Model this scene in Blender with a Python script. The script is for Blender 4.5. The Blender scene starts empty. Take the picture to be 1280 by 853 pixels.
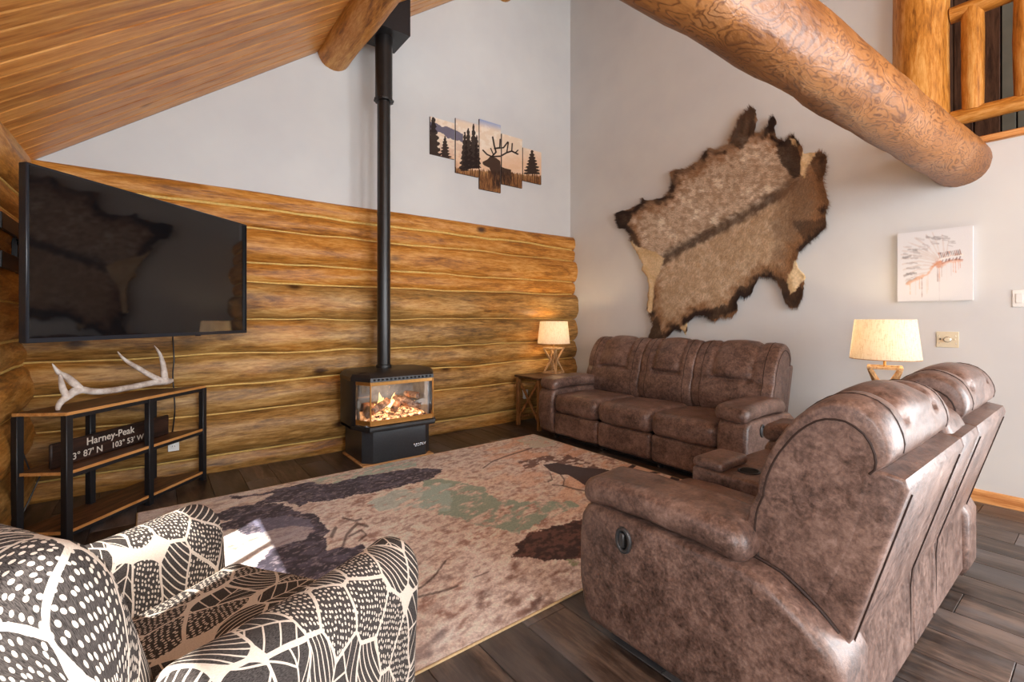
import bpy, bmesh, math, random
import numpy as np
from mathutils import Vector, Matrix, noise as mnoise
from mathutils.geometry import delaunay_2d_cdt

random.seed(7)
rng = np.random.default_rng(7)
scene = bpy.context.scene
C = scene.collection
PI = math.pi

# ------------------------------------------------------------------ camera
# X runs along the log wall, Y runs towards it, the camera stands at the origin 1.32 m up
FPX, CX, HY, CAMZ = 585.0, 640.0, 397.0, 1.32
FWD = Vector((0.61, 0.7924, 0)).normalized()
RGT = Vector((FWD.y, -FWD.x, 0))
cam_d = bpy.data.cameras.new('camera'); cam = bpy.data.objects.new('camera', cam_d)
C.objects.link(cam); scene.camera = cam
cam_d.sensor_width = 36; cam_d.lens = 36 * FPX / 1280
cam_d.shift_y = -(426.5 - HY) / 1280
cam_d.clip_start = 0.05
cam.location = (0, 0, CAMZ)
cam.rotation_euler = (PI / 2, 0, math.atan2(-FWD.x, FWD.y))

# ------------------------------------------------------------------ world, sun, daylight, added fill lamps
w = bpy.data.worlds.new('world'); scene.world = w; w.use_nodes = True
w.node_tree.nodes['Background'].inputs[0].default_value = (0.75, 0.87, 1.0, 1)
w.node_tree.nodes['Background'].inputs[1].default_value = 1.0
SUN_DIR = Vector((0.8, 0.6, -1.137)).normalized()
sd = bpy.data.lights.new('sun', 'SUN'); so = bpy.data.objects.new('sun', sd); C.objects.link(so)
sd.energy = 9.0; sd.angle = math.radians(0.6); sd.color = (1.0, 0.95, 0.88)
so.rotation_euler = SUN_DIR.to_track_quat('-Z', 'Y').to_euler()
def area(name, loc, direction, sx, sy, power, col):
    l = bpy.data.lights.new(name, 'AREA'); o = bpy.data.objects.new(name, l); C.objects.link(o)
    l.shape = 'RECTANGLE'; l.size = sx; l.size_y = sy; l.energy = power; l.color = col
    o.location = loc; o.rotation_euler = Vector(direction).to_track_quat('-Z', 'Z').to_euler()
    return o
area('daylight_front', (1.9, -4.33, 2.2), (0, 1, 0), 3.9, 3.0, 350, (0.95, 0.97, 1.0))
area('daylight_left', (-0.86, -0.7, 1.567), (1, 0, 0), 2.45, 1.02, 130, (0.92, 0.96, 1.0))
area('fill_right', (4.80, -2.3, 1.09), (-1, 0, 0), 2.2, 1.95, 225, (0.97, 0.98, 1.0))  # fill lamp added at the right wall to brighten the ceiling
area('fill_loft', (5.8, -4.3, 3.6), (0, 1, 0), 1.6, 1.2, 60, (1.0, 0.97, 0.92))  # added lamp that lifts the dim loft interior
scene.view_settings.view_transform = 'Standard'
scene.view_settings.look = 'None'
scene.view_settings.gamma = 1
scene.view_settings.use_curve_mapping = False
scene.view_settings.exposure = 0.35

# ------------------------------------------------------------------ pixel helpers
def ray(x, y):
    u = (x - CX) / FPX; v = (HY - y) / FPX
    d = FWD + RGT * u; return Vector((d.x, d.y, v))
def onX(x, y, X):
    d = ray(x, y); t = X / d.x; return Vector((X, t * d.y, CAMZ + t * d.z))
def onY(x, y, Y):
    d = ray(x, y); t = Y / d.y; return Vector((t * d.x, Y, CAMZ + t * d.z))
def onZ(x, y, Z):
    d = ray(x, y); t = (Z - CAMZ) / d.z; return Vector((t * d.x, t * d.y, Z))
def onPlane(x, y, p, n):
    d = ray(x, y); o = Vector((0, 0, CAMZ)); t = (Vector(p) - o).dot(n) / d.dot(n); return o + d * t
def project(P):
    P = np.asarray(P, float)
    f = P[:, 0] * FWD.x + P[:, 1] * FWD.y; r = P[:, 0] * RGT.x + P[:, 1] * RGT.y
    return np.stack([CX + FPX * r / f, HY - FPX * (P[:, 2] - CAMZ) / f], 1)

XB, YA, XC = 4.70, 4.75, -0.74        # right wall, log wall, left wall
ZL = 2.44                              # top of the logs
SL = 0.745                             # slope of the roof
def ceil_z(x): return ZL + SL * (x + 0.679)

# ------------------------------------------------------------------ numpy helpers for printed cloth and canvas
def lin(c):
    c = np.asarray(c, float) / 255.0
    return np.where(c <= 0.04045, c / 12.92, ((c + 0.055) / 1.055) ** 2.4)
def L(r, g, b): return tuple(float(k) for k in lin((r, g, b)))
def hash2(ix, iy, s):
    h = (ix.astype(np.int64) * 374761393 + iy.astype(np.int64) * 668265263 + s * 1442695041) & 0xffffffff
    h = ((h ^ (h >> 13)) * 1274126177) & 0xffffffff
    return ((h ^ (h >> 16)) & 0xffff) / 65535.0
def vnoise(x, y, s=0):
    ix = np.floor(x); iy = np.floor(y); fx = x - ix; fy = y - iy
    fx = fx * fx * (3 - 2 * fx); fy = fy * fy * (3 - 2 * fy)
    a = hash2(ix, iy, s); b = hash2(ix + 1, iy, s); c = hash2(ix, iy + 1, s); d = hash2(ix + 1, iy + 1, s)
    return (a * (1 - fx) + b * fx) * (1 - fy) + (c * (1 - fx) + d * fx) * fy
def fbm(x, y, s=0, o=4):
    r = 0; a = 0.5; tot = 0
    for k in range(o):
        r = r + a * vnoise(x, y, s + k * 17); tot += a; x = x * 2.03 + 5.1; y = y * 2.03 + 1.7; a *= 0.5
    return r / tot
def inpoly(px, py, poly):
    poly = np.asarray(poly, float); ins = np.zeros(px.shape, bool); j = len(poly) - 1
    for i in range(len(poly)):
        xi, yi = poly[i]; xj, yj = poly[j]
        cond = ((yi > py) != (yj > py)) & (px < (xj - xi) * (py - yi) / (yj - yi + 1e-12) + xi)
        ins ^= cond; j = i
    return ins
def dseg(px, py, pts):
    best = np.full(px.shape, 1e9)
    for (x0, y0), (x1, y1) in zip(pts[:-1], pts[1:]):
        dx, dy = x1 - x0, y1 - y0; l2 = dx * dx + dy * dy + 1e-12
        t = np.clip(((px - x0) * dx + (py - y0) * dy) / l2, 0, 1)
        best = np.minimum(best, np.hypot(px - x0 - t * dx, py - y0 - t * dy))
    return best
def sstep(a, b, x):
    t = np.clip((x - a) / (b - a), 0, 1); return t * t * (3 - 2 * t)
def mixc(c, col, m):
    return c * (1 - m[:, None]) + np.asarray(col)[None, :] * m[:, None]

# ------------------------------------------------------------------ material helpers
def newmat(name):
    m = bpy.data.materials.new(name); m.use_nodes = True
    nt = m.node_tree; return m, nt, nt.nodes['Principled BSDF']
def setin(nt, sock, v):
    if isinstance(v, bpy.types.NodeSocket): nt.links.new(v, sock)
    elif isinstance(v, (tuple, list)):
        if sock.type == 'RGBA' and len(v) == 3: v = tuple(v) + (1,)
        sock.default_value = v
    else: sock.default_value = v
def nd(nt, typ, ins=None, **props):
    n = nt.nodes.new('ShaderNode' + typ)
    for k, v in props.items(): setattr(n, k, v)
    for k, v in (ins or {}).items(): setin(nt, n.inputs[k], v)
    return n
def mth(nt, op, a, b=0.0, c=0.0):
    n = nd(nt, 'Math', {0: a, 1: b}, operation=op)
    if op in ('MULTIPLY_ADD', 'SMOOTH_MIN'): setin(nt, n.inputs[2], c)
    return n.outputs[0]
def mixn(nt, f, a, b, blend='MIX'):
    n = nt.nodes.new('ShaderNodeMix'); n.data_type = 'RGBA'; n.blend_type = blend
    setin(nt, n.inputs[0], f); setin(nt, n.inputs[6], a); setin(nt, n.inputs[7], b); return n.outputs[2]
def ramp(nt, f, stops):
    n = nt.nodes.new('ShaderNodeValToRGB'); e = n.color_ramp.elements
    while len(e) < len(stops): e.new(0.5)
    for k, (p, c) in enumerate(stops):
        e[k].position = p
        if not isinstance(c, (tuple, list)): c = (c, c, c)
        e[k].color = tuple(c[:3]) + (1,)
    setin(nt, n.inputs[0], f); return n.outputs[0]
def tcoord(nt, which='Object'): return nt.nodes.new('ShaderNodeTexCoord').outputs[which]
def mapping(nt, vec, scale=(1, 1, 1), rot=(0, 0, 0), loc=(0, 0, 0)):
    n = nt.nodes.new('ShaderNodeMapping'); setin(nt, n.inputs['Vector'], vec)
    setin(nt, n.inputs['Scale'], scale); setin(nt, n.inputs['Rotation'], rot); setin(nt, n.inputs['Location'], loc)
    return n.outputs[0]
def noise(nt, vec, scale, detail=3, rough=0.55, dist=0.0):
    n = nd(nt, 'TexNoise', {'Vector': vec, 'Scale': scale, 'Detail': detail, 'Roughness': rough, 'Distortion': dist})
    return n.outputs[0]
def voro(nt, vec, scale, feature='F1', out='Distance', rand=1.0):
    n = nd(nt, 'TexVoronoi', {'Vector': vec, 'Scale': scale, 'Randomness': rand}, feature=feature); return n.outputs[out]
def bump(nt, b, h, strength=0.3, dist=0.01):
    n = nd(nt, 'Bump', {'Strength': strength, 'Distance': dist, 'Height': h}); setin(nt, b.inputs['Normal'], n.outputs[0])
def objrand(nt): return nt.nodes.new('ShaderNodeObjectInfo').outputs['Random']
def offs(nt, vec, k=37.0):
    r = objrand(nt); c = nd(nt, 'CombineXYZ', {0: mth(nt, 'MULTIPLY', r, k), 1: mth(nt, 'MULTIPLY', r, k * 1.7), 2: mth(nt, 'MULTIPLY', r, k * 0.6)})
    return nd(nt, 'VectorMath', {0: vec, 1: c.outputs[0]}, operation='ADD').outputs[0]

M = {}
def plain(name, col, rough=0.5, metal=0.0, spec=0.5, nscale=30.0, namp=0.12, bmp=0.0):
    m, nt, b = newmat(name)
    v = tcoord(nt); n = noise(nt, v, nscale, 3)
    lo = tuple(c * (1 - namp) for c in col); hi = tuple(min(1, c * (1 + namp)) for c in col)
    setin(nt, b.inputs['Base Color'], ramp(nt, n, [(0.3, lo), (0.7, hi)]))
    b.inputs['Roughness'].default_value = rough; b.inputs['Metallic'].default_value = metal
    b.inputs['Specular IOR Level'].default_value = spec
    if bmp: bump(nt, b, n, bmp, 0.005)
    M[name] = m; return m

def wood(name, dark, mid, light, axis='X', stretch=9.0, scale=3.0, rough=0.45, knots=0.0, randtint=0.25, bmp=0.15, grey=None, spec=0.4, coat=0.0):
    """streaked wood with its grain along one local axis, different on each object"""
    m, nt, b = newmat(name)
    v = offs(nt, tcoord(nt))
    sc = {'X': (1, stretch, stretch), 'Y': (stretch, 1, stretch), 'Z': (stretch, stretch, 1)}[axis]
    vm = mapping(nt, v, sc)
    n1 = noise(nt, vm, scale, 6, 0.62, 0.6); n2 = noise(nt, vm, scale * 4.5, 4, 0.7)
    f = mth(nt, 'ADD', mth(nt, 'MULTIPLY', n1, 0.7), mth(nt, 'MULTIPLY', n2, 0.3))
    col = ramp(nt, f, [(0.38, dark), (0.5, mid), (0.62, light)])
    if grey:
        g = noise(nt, mapping(nt, v, tuple(0.35 * s + 0.2 for s in sc)), scale * 0.7, 4, 0.6)
        col = mixn(nt, ramp(nt, g, [(0.45, 0.0), (0.68, 0.8)]), col, grey)
    if knots:
        ksc = {'X': (0.55, 1, 1), 'Y': (1, 0.55, 1), 'Z': (1, 1, 0.55)}[axis]
        d = voro(nt, mapping(nt, v, ksc), knots)
        col = mixn(nt, ramp(nt, d, [(0.035, 0.9), (0.075, 0.45), (0.11, 0.0)]), col, tuple(c * 0.28 for c in dark))
    t = ramp(nt, objrand(nt), [(0.0, 1 - randtint), (1.0, 1 + randtint * 0.4)])
    col = mixn(nt, 1.0, col, t, 'MULTIPLY')
    setin(nt, b.inputs['Base Color'], col)
    b.inputs['Roughness'].default_value = rough; b.inputs['Specular IOR Level'].default_value = spec
    b.inputs['Coat Weight'].default_value = coat; b.inputs['Coat Roughness'].default_value = 0.25
    if bmp: bump(nt, b, f, bmp, 0.01)
    M[name] = m; return m

# painted plaster
m, nt, b = newmat('plaster'); v = tcoord(nt)
n = noise(nt, v, 2.0, 3); n2 = noise(nt, v, 60, 3)
setin(nt, b.inputs['Base Color'], ramp(nt, n, [(0.3, L(203, 205, 206)), (0.7, L(211, 213, 212))]))
b.inputs['Roughness'].default_value = 0.85; bump(nt, b, n2, 0.12, 0.004); M['plaster'] = m

# log walls: peeled logs, varnished; knots, grey weathering and draw-knife marks
def logmat(name, axis, warm):
    m, nt, b = newmat(name); v = offs(nt, tcoord(nt))
    st = 7.0; sc = {'X': (1, st, st), 'Y': (st, 1, st), 'Z': (st, st, 1)}[axis]
    vm = mapping(nt, v, sc)
    n1 = noise(nt, vm, 1.6, 7, 0.66, 0.8); n2 = noise(nt, vm, 9.0, 5, 0.7)
    f = mth(nt, 'ADD', mth(nt, 'MULTIPLY', n1, 0.6), mth(nt, 'MULTIPLY', n2, 0.4))
    w1 = ramp(nt, f, [(0.38, L(126, 76, 26)), (0.5, L(190, 126, 50)), (0.61, L(218, 164, 92))])
    w2 = ramp(nt, f, [(0.38, L(92, 66, 34)), (0.5, L(152, 112, 58)), (0.61, L(194, 154, 94))])
    big = noise(nt, mapping(nt, v, {'X': (.5, 2, 2), 'Y': (2, .5, 2), 'Z': (2, 2, .5)}[axis]), 1.3, 4, 0.6)
    col = mixn(nt, ramp(nt, big, [(0.40 + warm, 0.0), (0.62 + warm, 1.0)]), w1, w2)
    ksc = {'X': (0.6, 1, 1), 'Y': (1, 0.6, 1), 'Z': (1, 1, 0.6)}[axis]
    d = voro(nt, mapping(nt, v, ksc), 2.3)
    col = mixn(nt, ramp(nt, d, [(0.04, 0.95), (0.07, 0.6), (0.12, 0.0)]), col, L(62, 36, 14))
    setin(nt, b.inputs['Base Color'], col)
    b.inputs['Roughness'].default_value = 0.42; b.inputs['Specular IOR Level'].default_value = 0.35
    h = mth(nt, 'ADD', f, mth(nt, 'MULTIPLY', ramp(nt, d, [(0.0, 1.0), (0.2, 0.0)]), 0.6))
    bump(nt, b, h, 0.35, 0.02); M[name] = m
logmat('log_warm', 'X', 0.22); logmat('log_brown', 'X', -0.10); logmat('log_left', 'Y', 0.0)
logmat('log_purlin', 'Y', 0.5); logmat('log_post', 'Z', 0.5); logmat('log_rail', 'Y', 0.35)

# the big beam: swirling figure of a peeled log
m, nt, b = newmat('log_beam'); v = tcoord(nt)
vm = mapping(nt, v, (1.0, 2.2, 2.2))
nz = noise(nt, vm, 3.4, 3, 0.5, 0.6)
rings = mth(nt, 'FRACT', mth(nt, 'MULTIPLY', nz, 15.0))
line = ramp(nt, rings, [(0.0, 0.9), (0.24, 0.1), (0.76, 0.0), (1.0, 0.9)])
base = ramp(nt, noise(nt, v, 2.2, 5, 0.6), [(0.35, L(126, 76, 32)), (0.55, L(156, 102, 52)), (0.72, L(164, 120, 84))])
col = mixn(nt, line, base, L(88, 46, 16))
kd = voro(nt, mapping(nt, v, (0.8, 1, 1)), 2.6)
col = mixn(nt, ramp(nt, kd, [(0.04, 0.9), (0.10, 0.3), (0.14, 0.0)]), col, L(80, 46, 18))
setin(nt, b.inputs['Base Color'], col); b.inputs['Roughness'].default_value = 0.42
bump(nt, b, noise(nt, vm, 9, 5, 0.6), 0.35, 0.02); M['log_beam'] = m

plain('chinking', L(214, 180, 104), 0.6, 0, 0.3, 40, 0.15, 0.2)
wood('ceiling_board', L(176, 108, 46), L(212, 146, 74), L(228, 170, 100), 'X', 10, 2.0, 0.33, 3.4, 0.20, 0.1)
wood('floor_plank', L(40, 31, 27), L(76, 62, 54), L(112, 94, 82), 'Y', 6, 2.2, 0.34, 0, 0.50, 0.12, L(104, 102, 104), 0.5)
wood('pine_trim', L(176, 112, 56), L(206, 146, 86), L(222, 170, 112), 'Y', 10, 3, 0.45, 0, 0.1)
wood('stand_wood', L(52, 34, 24), L(96, 64, 42), L(132, 92, 60), 'X', 8, 3.0, 0.42, 0, 0.1)
wood('stand_edge', L(168, 112, 58), L(196, 138, 78), L(210, 156, 96), 'X', 10, 3, 0.45, 0, 0.05)
wood('table_wood', L(84, 54, 28), L(134, 92, 52), L(164, 118, 72), 'Z', 8, 4, 0.45, 0, 0.15)
wood('table_top_wood', L(44, 28, 20), L(74, 48, 34), L(104, 70, 48), 'Y', 8, 3, 0.4, 0, 0.1)
wood('lamp_wood', L(150, 108, 66), L(186, 146, 100), L(206, 170, 126), 'Z', 8, 5, 0.5, 0, 0.05)
wood('hearth_wood', L(176, 126, 78), L(202, 156, 106), L(216, 176, 128), 'X', 8, 3, 0.5, 0, 0.05)
wood('sign_wood', L(26, 16, 13), L(44, 28, 22), L(62, 40, 30), 'X', 8, 3, 0.5, 0, 0.05)
wood('loft_panel', L(60, 40, 30), L(92, 64, 48), L(112, 82, 62), 'Z', 8, 3, 0.5, 0, 0.2)
plain('black_metal', (0.012, 0.012, 0.014), 0.45, 0.0, 0.5, 60, 0.2)
plain('stove_black', (0.014, 0.014, 0.016), 0.38, 0.0, 0.5, 60, 0.2)
plain('pipe_black', (0.012, 0.011, 0.011), 0.33, 0.0, 0.5, 20, 0.25)
plain('stove_blue_black', (0.022, 0.026, 0.032), 0.35, 0.0, 0.5, 60, 0.2)
plain('bronze', L(200, 146, 78), 0.30, 0.55, 0.5, 40, 0.1)
plain('firebox_grey', L(150, 158, 168), 0.6, 0, 0.3, 14, 0.25)
plain('chrome', (0.6, 0.62, 0.66), 0.25, 1.0, 0.5, 40, 0.05)
plain('black_plastic', (0.010, 0.011, 0.014), 0.35, 0, 0.5, 60, 0.2)
plain('tv_bezel', (0.016, 0.019, 0.026), 0.3, 0, 0.5, 60, 0.1)
plain('dark_recess', (0.004, 0.004, 0.004), 0.7, 0, 0.2, 60, 0.1)
plain('white_plastic', L(232, 232, 228), 0.4, 0, 0.5, 60, 0.03)
plain('almond_plastic', L(214, 204, 178), 0.4, 0, 0.5, 60, 0.03)
plain('grey_loft', L(120, 122, 112), 0.5, 0, 0.3, 4, 0.12)
plain('rug_edge', L(196, 170, 130), 0.9, 0, 0.1, 80, 0.15)
plain('letter_white', L(214, 206, 194), 0.6, 0, 0.3, 80, 0.06)
plain('frame_white', L(222, 220, 216), 0.5, 0, 0.4, 30, 0.03)
plain('lever_grey', (0.05, 0.052, 0.055), 0.35, 0.3, 0.5, 60, 0.1)
plain('canvas_side', L(225, 224, 222), 0.8, 0, 0.2, 80, 0.04)
plain('panel_side', L(70, 48, 34), 0.6, 0, 0.3, 80, 0.1)
plain('seam_shade_brown', L(50, 36, 31), 0.6, 0, 0.3, 80, 0.1)
plain('zip_black', (0.01, 0.01, 0.01), 0.6, 0, 0.3, 80, 0.1)

# tv glass
m, nt, b = newmat('tv_screen'); v = tcoord(nt)
setin(nt, b.inputs['Base Color'], ramp(nt, noise(nt, v, 3), [(0.3, (0.004, 0.004, 0.005)), (0.7, (0.006, 0.006, 0.007))]))
b.inputs['Roughness'].default_value = 0.035; b.inputs['Specular IOR Level'].default_value = 0.75; M['tv_screen'] = m

# brown distressed leather
m, nt, b = newmat('leather'); v = tcoord(nt)
n1 = noise(nt, v, 5.0, 6, 0.65, 0.3); n2 = noise(nt, v, 26.0, 6, 0.75, 0.4); n3 = noise(nt, v, 190.0, 3, 0.6); n4 = noise(nt, v, 75.0, 4, 0.7)
f = mth(nt, 'ADD', mth(nt, 'MULTIPLY', n1, 0.34), mth(nt, 'ADD', mth(nt, 'MULTIPLY', n2, 0.40), mth(nt, 'MULTIPLY', n4, 0.26)))
col = ramp(nt, f, [(0.39, L(52, 38, 33)), (0.47, L(92, 71, 63)), (0.54, L(118, 94, 84)), (0.63, L(146, 121, 110))])
setin(nt, b.inputs['Base Color'], col)
setin(nt, b.inputs['Roughness'], ramp(nt, n2, [(0.35, 0.30), (0.65, 0.48)]))
b.inputs['Specular IOR Level'].default_value = 0.55
bump(nt, b, mth(nt, 'ADD', mth(nt, 'MULTIPLY', n3, 0.5), mth(nt, 'ADD', n2, mth(nt, 'MULTIPLY', n4, 0.6))), 0.22, 0.006); M['leather'] = m

# painted attribute materials (rug, canvases, hide)
def attrmat(name, rough=0.9, nscale=200.0, namp=0.25, bmp=0.4, bscale=None, sheen=0.0, stretch=(1, 1, 1)):
    m, nt, b = newmat(name)
    a = nd(nt, 'VertexColor', layer_name='Col').outputs[0]
    v = mapping(nt, tcoord(nt), stretch); n = noise(nt, v, nscale, 4, 0.65)
    col = mixn(nt, 1.0, a, ramp(nt, n, [(0.25, 1 - namp), (0.75, 1 + namp * 0.6)]), 'MULTIPLY')
    setin(nt, b.inputs['Base Color'], col)
    b.inputs['Roughness'].default_value = rough; b.inputs['Specular IOR Level'].default_value = 0.2
    b.inputs['Sheen Weight'].default_value = sheen
    if bmp: bump(nt, b, noise(nt, v, bscale or nscale, 3), bmp, 0.004)
    M[name] = m
attrmat('rug_print', 0.95, 90.0, 0.35, 0.5, 260.0, 0.1)
attrmat('canvas_print', 0.75, 300.0, 0.06, 0.15)
attrmat('elk_print', 0.6, 300.0, 0.06, 0.1)
attrmat('hide_fur', 0.8, 60.0, 0.30, 0.5, 120.0, 0.15)

# lamp shade: linen that lets the bulb's light through
m, nt, b = newmat('linen_shade'); v = tcoord(nt)
wv = mth(nt, 'ADD', noise(nt, mapping(nt, v, (1, 1, 14)), 40, 3), noise(nt, mapping(nt, v, (14, 14, 1)), 12, 3))
col = ramp(nt, wv, [(0.8, L(222, 206, 184)), (1.2, L(244, 236, 222))])
tr = nd(nt, 'BsdfTranslucent', {'Color': col}); df = nd(nt, 'BsdfDiffuse', {'Color': col})
mx = nd(nt, 'MixShader', {0: 0.55, 1: df.outputs[0], 2: tr.outputs[0]})
nt.links.new(mx.outputs[0], nt.nodes['Material Output'].inputs[0]); M['linen_shade'] = m

# bulb, flames, embers
def emit(name, c0, c1, strength, scale=6):
    m, nt, b = newmat(name); v = tcoord(nt)
    col = ramp(nt, noise(nt, v, scale, 4), [(0.35, c0), (0.65, c1)])
    e = nd(nt, 'Emission', {'Color': col, 'Strength': strength})
    nt.links.new(e.outputs[0], nt.nodes['Material Output'].inputs[0]); M[name] = m
emit('bulb', (1, 0.78, 0.5), (1, 0.82, 0.58), 12)
emit('flame', (1.0, 0.45, 0.10), (1.0, 0.72, 0.34), 2.6, 10)
m, nt, b = newmat('embers'); v = tcoord(nt)
n = noise(nt, v, 26, 4, 0.7)
setin(nt, b.inputs['Base Color'], ramp(nt, n, [(0.4, L(60, 48, 44)), (0.6, L(200, 190, 180))]))
setin(nt, b.inputs['Emission Color'], ramp(nt, n, [(0.3, (1, 0.12, 0.02)), (0.6, (1.0, 0.46, 0.16)), (0.66, (1, 0.85, 0.65))]))
setin(nt, b.inputs['Emission Strength'], ramp(nt, n, [(0.42, 0.0), (0.62, 2.2)])); b.inputs['Roughness'].default_value = 0.9
M['embers'] = m
m, nt, b = newmat('fire_log'); v = tcoord(nt)
n = noise(nt, v, 16, 5, 0.7); n0 = noise(nt, v, 7, 3)
setin(nt, b.inputs['Base Color'], ramp(nt, n, [(0.35, L(52, 40, 36)), (0.5, L(120, 98, 88)), (0.65, L(190, 174, 164))]))
setin(nt, b.inputs['Emission Color'], (1, 0.25, 0.06)); setin(nt, b.inputs['Emission Strength'], ramp(nt, n0, [(0.52, 0.0), (0.7, 0.8)]))
b.inputs['Roughness'].default_value = 0.9; bump(nt, b, n, 0.5, 0.01); M['fire_log'] = m

# clear pane
m, nt, b = newmat('clear_glass'); v = tcoord(nt)
fr = nd(nt, 'Fresnel', {'IOR': 1.45}); g = nd(nt, 'BsdfGlossy', {'Color': (1, 1, 1, 1), 'Roughness': 0.03})
t = nd(nt, 'BsdfTransparent', {'Color': ramp(nt, noise(nt, v, 2), [(0, (0.93, 0.95, 0.96)), (1, (0.97, 0.98, 0.98))])})
mx = nd(nt, 'MixShader', {0: mth(nt, 'MULTIPLY', fr.outputs[0], 0.7), 1: t.outputs[0], 2: g.outputs[0]})
nt.links.new(mx.outputs[0], nt.nodes['Material Output'].inputs[0]); M['clear_glass'] = m

# antler
m, nt, b = newmat('antler'); v = tcoord(nt)
n = noise(nt, v, 18, 5, 0.6)
setin(nt, b.inputs['Base Color'], ramp(nt, n, [(0.35, L(176, 158, 146)), (0.55, L(214, 202, 192)), (0.7, L(232, 226, 220))]))
b.inputs['Roughness'].default_value = 0.6; bump(nt, b, noise(nt, v, 60, 4), 0.3, 0.004); M['antler'] = m

# charcoal and cream leaf-print upholstery
m, nt, b = newmat('leaf_print')
uv = tcoord(nt, 'UV')
wob = nd(nt, 'TexNoise', {'Vector': uv, 'Scale': 5.0, 'Detail': 1.0})
wv = nd(nt, 'VectorMath', {0: nd(nt, 'VectorMath', {0: wob.outputs[1], 1: (0.5, 0.5, 0.5)}, operation='SUBTRACT').outputs[0], 1: (0.05, 0.05, 0)}, operation='MULTIPLY').outputs[0]
uvw = nd(nt, 'VectorMath', {0: uv, 1: wv}, operation='ADD').outputs[0]
pv = mapping(nt, uvw, (10.5, 6.6, 1.0), (0, 0, 0.35))
edge = nd(nt, 'TexVoronoi', {'Vector': pv, 'Scale': 1.0, 'Randomness': 0.8}, feature='DISTANCE_TO_EDGE', voronoi_dimensions='2D').outputs['Distance']
vc = nd(nt, 'TexVoronoi', {'Vector': pv, 'Scale': 1.0, 'Randomness': 0.8}, feature='F1', voronoi_dimensions='2D')
f1, cellc, cellp = vc.outputs['Distance'], vc.outputs['Color'], vc.outputs['Position']
sep = nd(nt, 'SeparateColor', {0: cellc}); r_, g_ = sep.outputs[0], sep.outputs[1]
loc = nd(nt, 'VectorMath', {0: pv, 1: cellp}, operation='SUBTRACT').outputs[0]
rot = nd(nt, 'VectorRotate', {'Vector': loc, 'Angle': mth(nt, 'MULTIPLY', g_, 3.14)}, rotation_type='Z_AXIS').outputs[0]
sx = nd(nt, 'SeparateXYZ', {0: rot})
lx, ly = sx.outputs[0], sx.outputs[1]
tri = lambda x: mth(nt, 'ABSOLUTE', mth(nt, 'SUBTRACT', mth(nt, 'FRACT', x), 0.5))
stripe_f = mth(nt, 'LESS_THAN', tri(mth(nt, 'ADD', mth(nt, 'MULTIPLY', lx, 7.5), mth(nt, 'MULTIPLY', mth(nt, 'MULTIPLY', ly, ly), 2.2))), 0.11)
veins = mth(nt, 'MAXIMUM', mth(nt, 'LESS_THAN', tri(mth(nt, 'ADD', mth(nt, 'MULTIPLY', mth(nt, 'ABSOLUTE', lx), 2.2), mth(nt, 'MULTIPLY', ly, 3.2))), 0.055), mth(nt, 'LESS_THAN', mth(nt, 'ABSOLUTE', lx), 0.022))
dd = nd(nt, 'TexVoronoi', {'Vector': mapping(nt, uvw, (105, 62, 1), (0, 0, 0.35)), 'Scale': 1.0, 'Randomness': 0.45}, feature='F1', voronoi_dimensions='2D').outputs['Distance']
dots = mth(nt, 'LESS_THAN', dd, 0.27)
is_dot = mth(nt, 'LESS_THAN', r_, 0.42); is_str = mth(nt, 'LESS_THAN', r_, 0.66)
inner = mth(nt, 'MULTIPLY', mth(nt, 'SUBTRACT', 1.0, is_dot), mth(nt, 'ADD', mth(nt, 'MULTIPLY', is_str, stripe_f), mth(nt, 'MULTIPLY', mth(nt, 'SUBTRACT', 1.0, is_str), veins)))
inner = mth(nt, 'ADD', inner, mth(nt, 'MULTIPLY', is_dot, dots))
band = mth(nt, 'MAXIMUM', mth(nt, 'LESS_THAN', edge, 0.035), mth(nt, 'GREATER_THAN', f1, 0.70))
cream = mth(nt, 'MAXIMUM', band, mth(nt, 'MINIMUM', inner, 1.0))
weave = noise(nt, mapping(nt, uv, (1, 5, 1)), 160, 3, 0.7)
dark = ramp(nt, weave, [(0.38, L(28, 25, 24)), (0.62, L(86, 80, 77))])
crm = ramp(nt, weave, [(0.3, L(186, 172, 158)), (0.7, L(222, 210, 196))])
setin(nt, b.inputs['Base Color'], mixn(nt, cream, dark, crm))
b.inputs['Roughness'].default_value = 0.9; b.inputs['Specular IOR Level'].default_value = 0.15
bump(nt, b, weave, 0.3, 0.003); M['leaf_print'] = m

# ------------------------------------------------------------------ mesh helpers
def link(o, parent=None):
    C.objects.link(o)
    if parent is not None: o.parent = parent
    return o
def mk(name, verts, faces, mat, parent=None, smooth=True, uvs=None, cols=None, world=False, angle=None):
    me = bpy.data.meshes.new(name)
    me.from_pydata([tuple(map(float, p)) for p in verts], [], faces); me.update()
    if uvs is not None:
        ul = me.uv_layers.new(name='UVMap')
        ul.data.foreach_set('uv', np.asarray(uvs, np.float32).ravel())
    if cols is not None:
        ca = me.color_attributes.new('Col', 'FLOAT_COLOR', 'POINT')
        c4 = np.ones((len(me.vertices), 4), np.float32); c4[:, :3] = np.clip(cols, 0, 1)
        ca.data.foreach_set('color', c4.ravel())
    return fin(name, me, mat, parent, smooth, world, angle)
def fin(name, me, mat, parent=None, smooth=True, world=False, angle=None):
    if isinstance(mat, (list, tuple)):
        for k in mat: me.materials.append(M[k])
    else: me.materials.append(M[mat])
    if smooth: me.polygons.foreach_set('use_smooth', [True] * len(me.polygons))
    if smooth and angle: me.set_sharp_from_angle(angle=math.radians(angle))
    if world and parent is not None: me.transform(parent.matrix_basis.inverted())
    o = bpy.data.objects.new(name, me); return link(o, parent)
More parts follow.
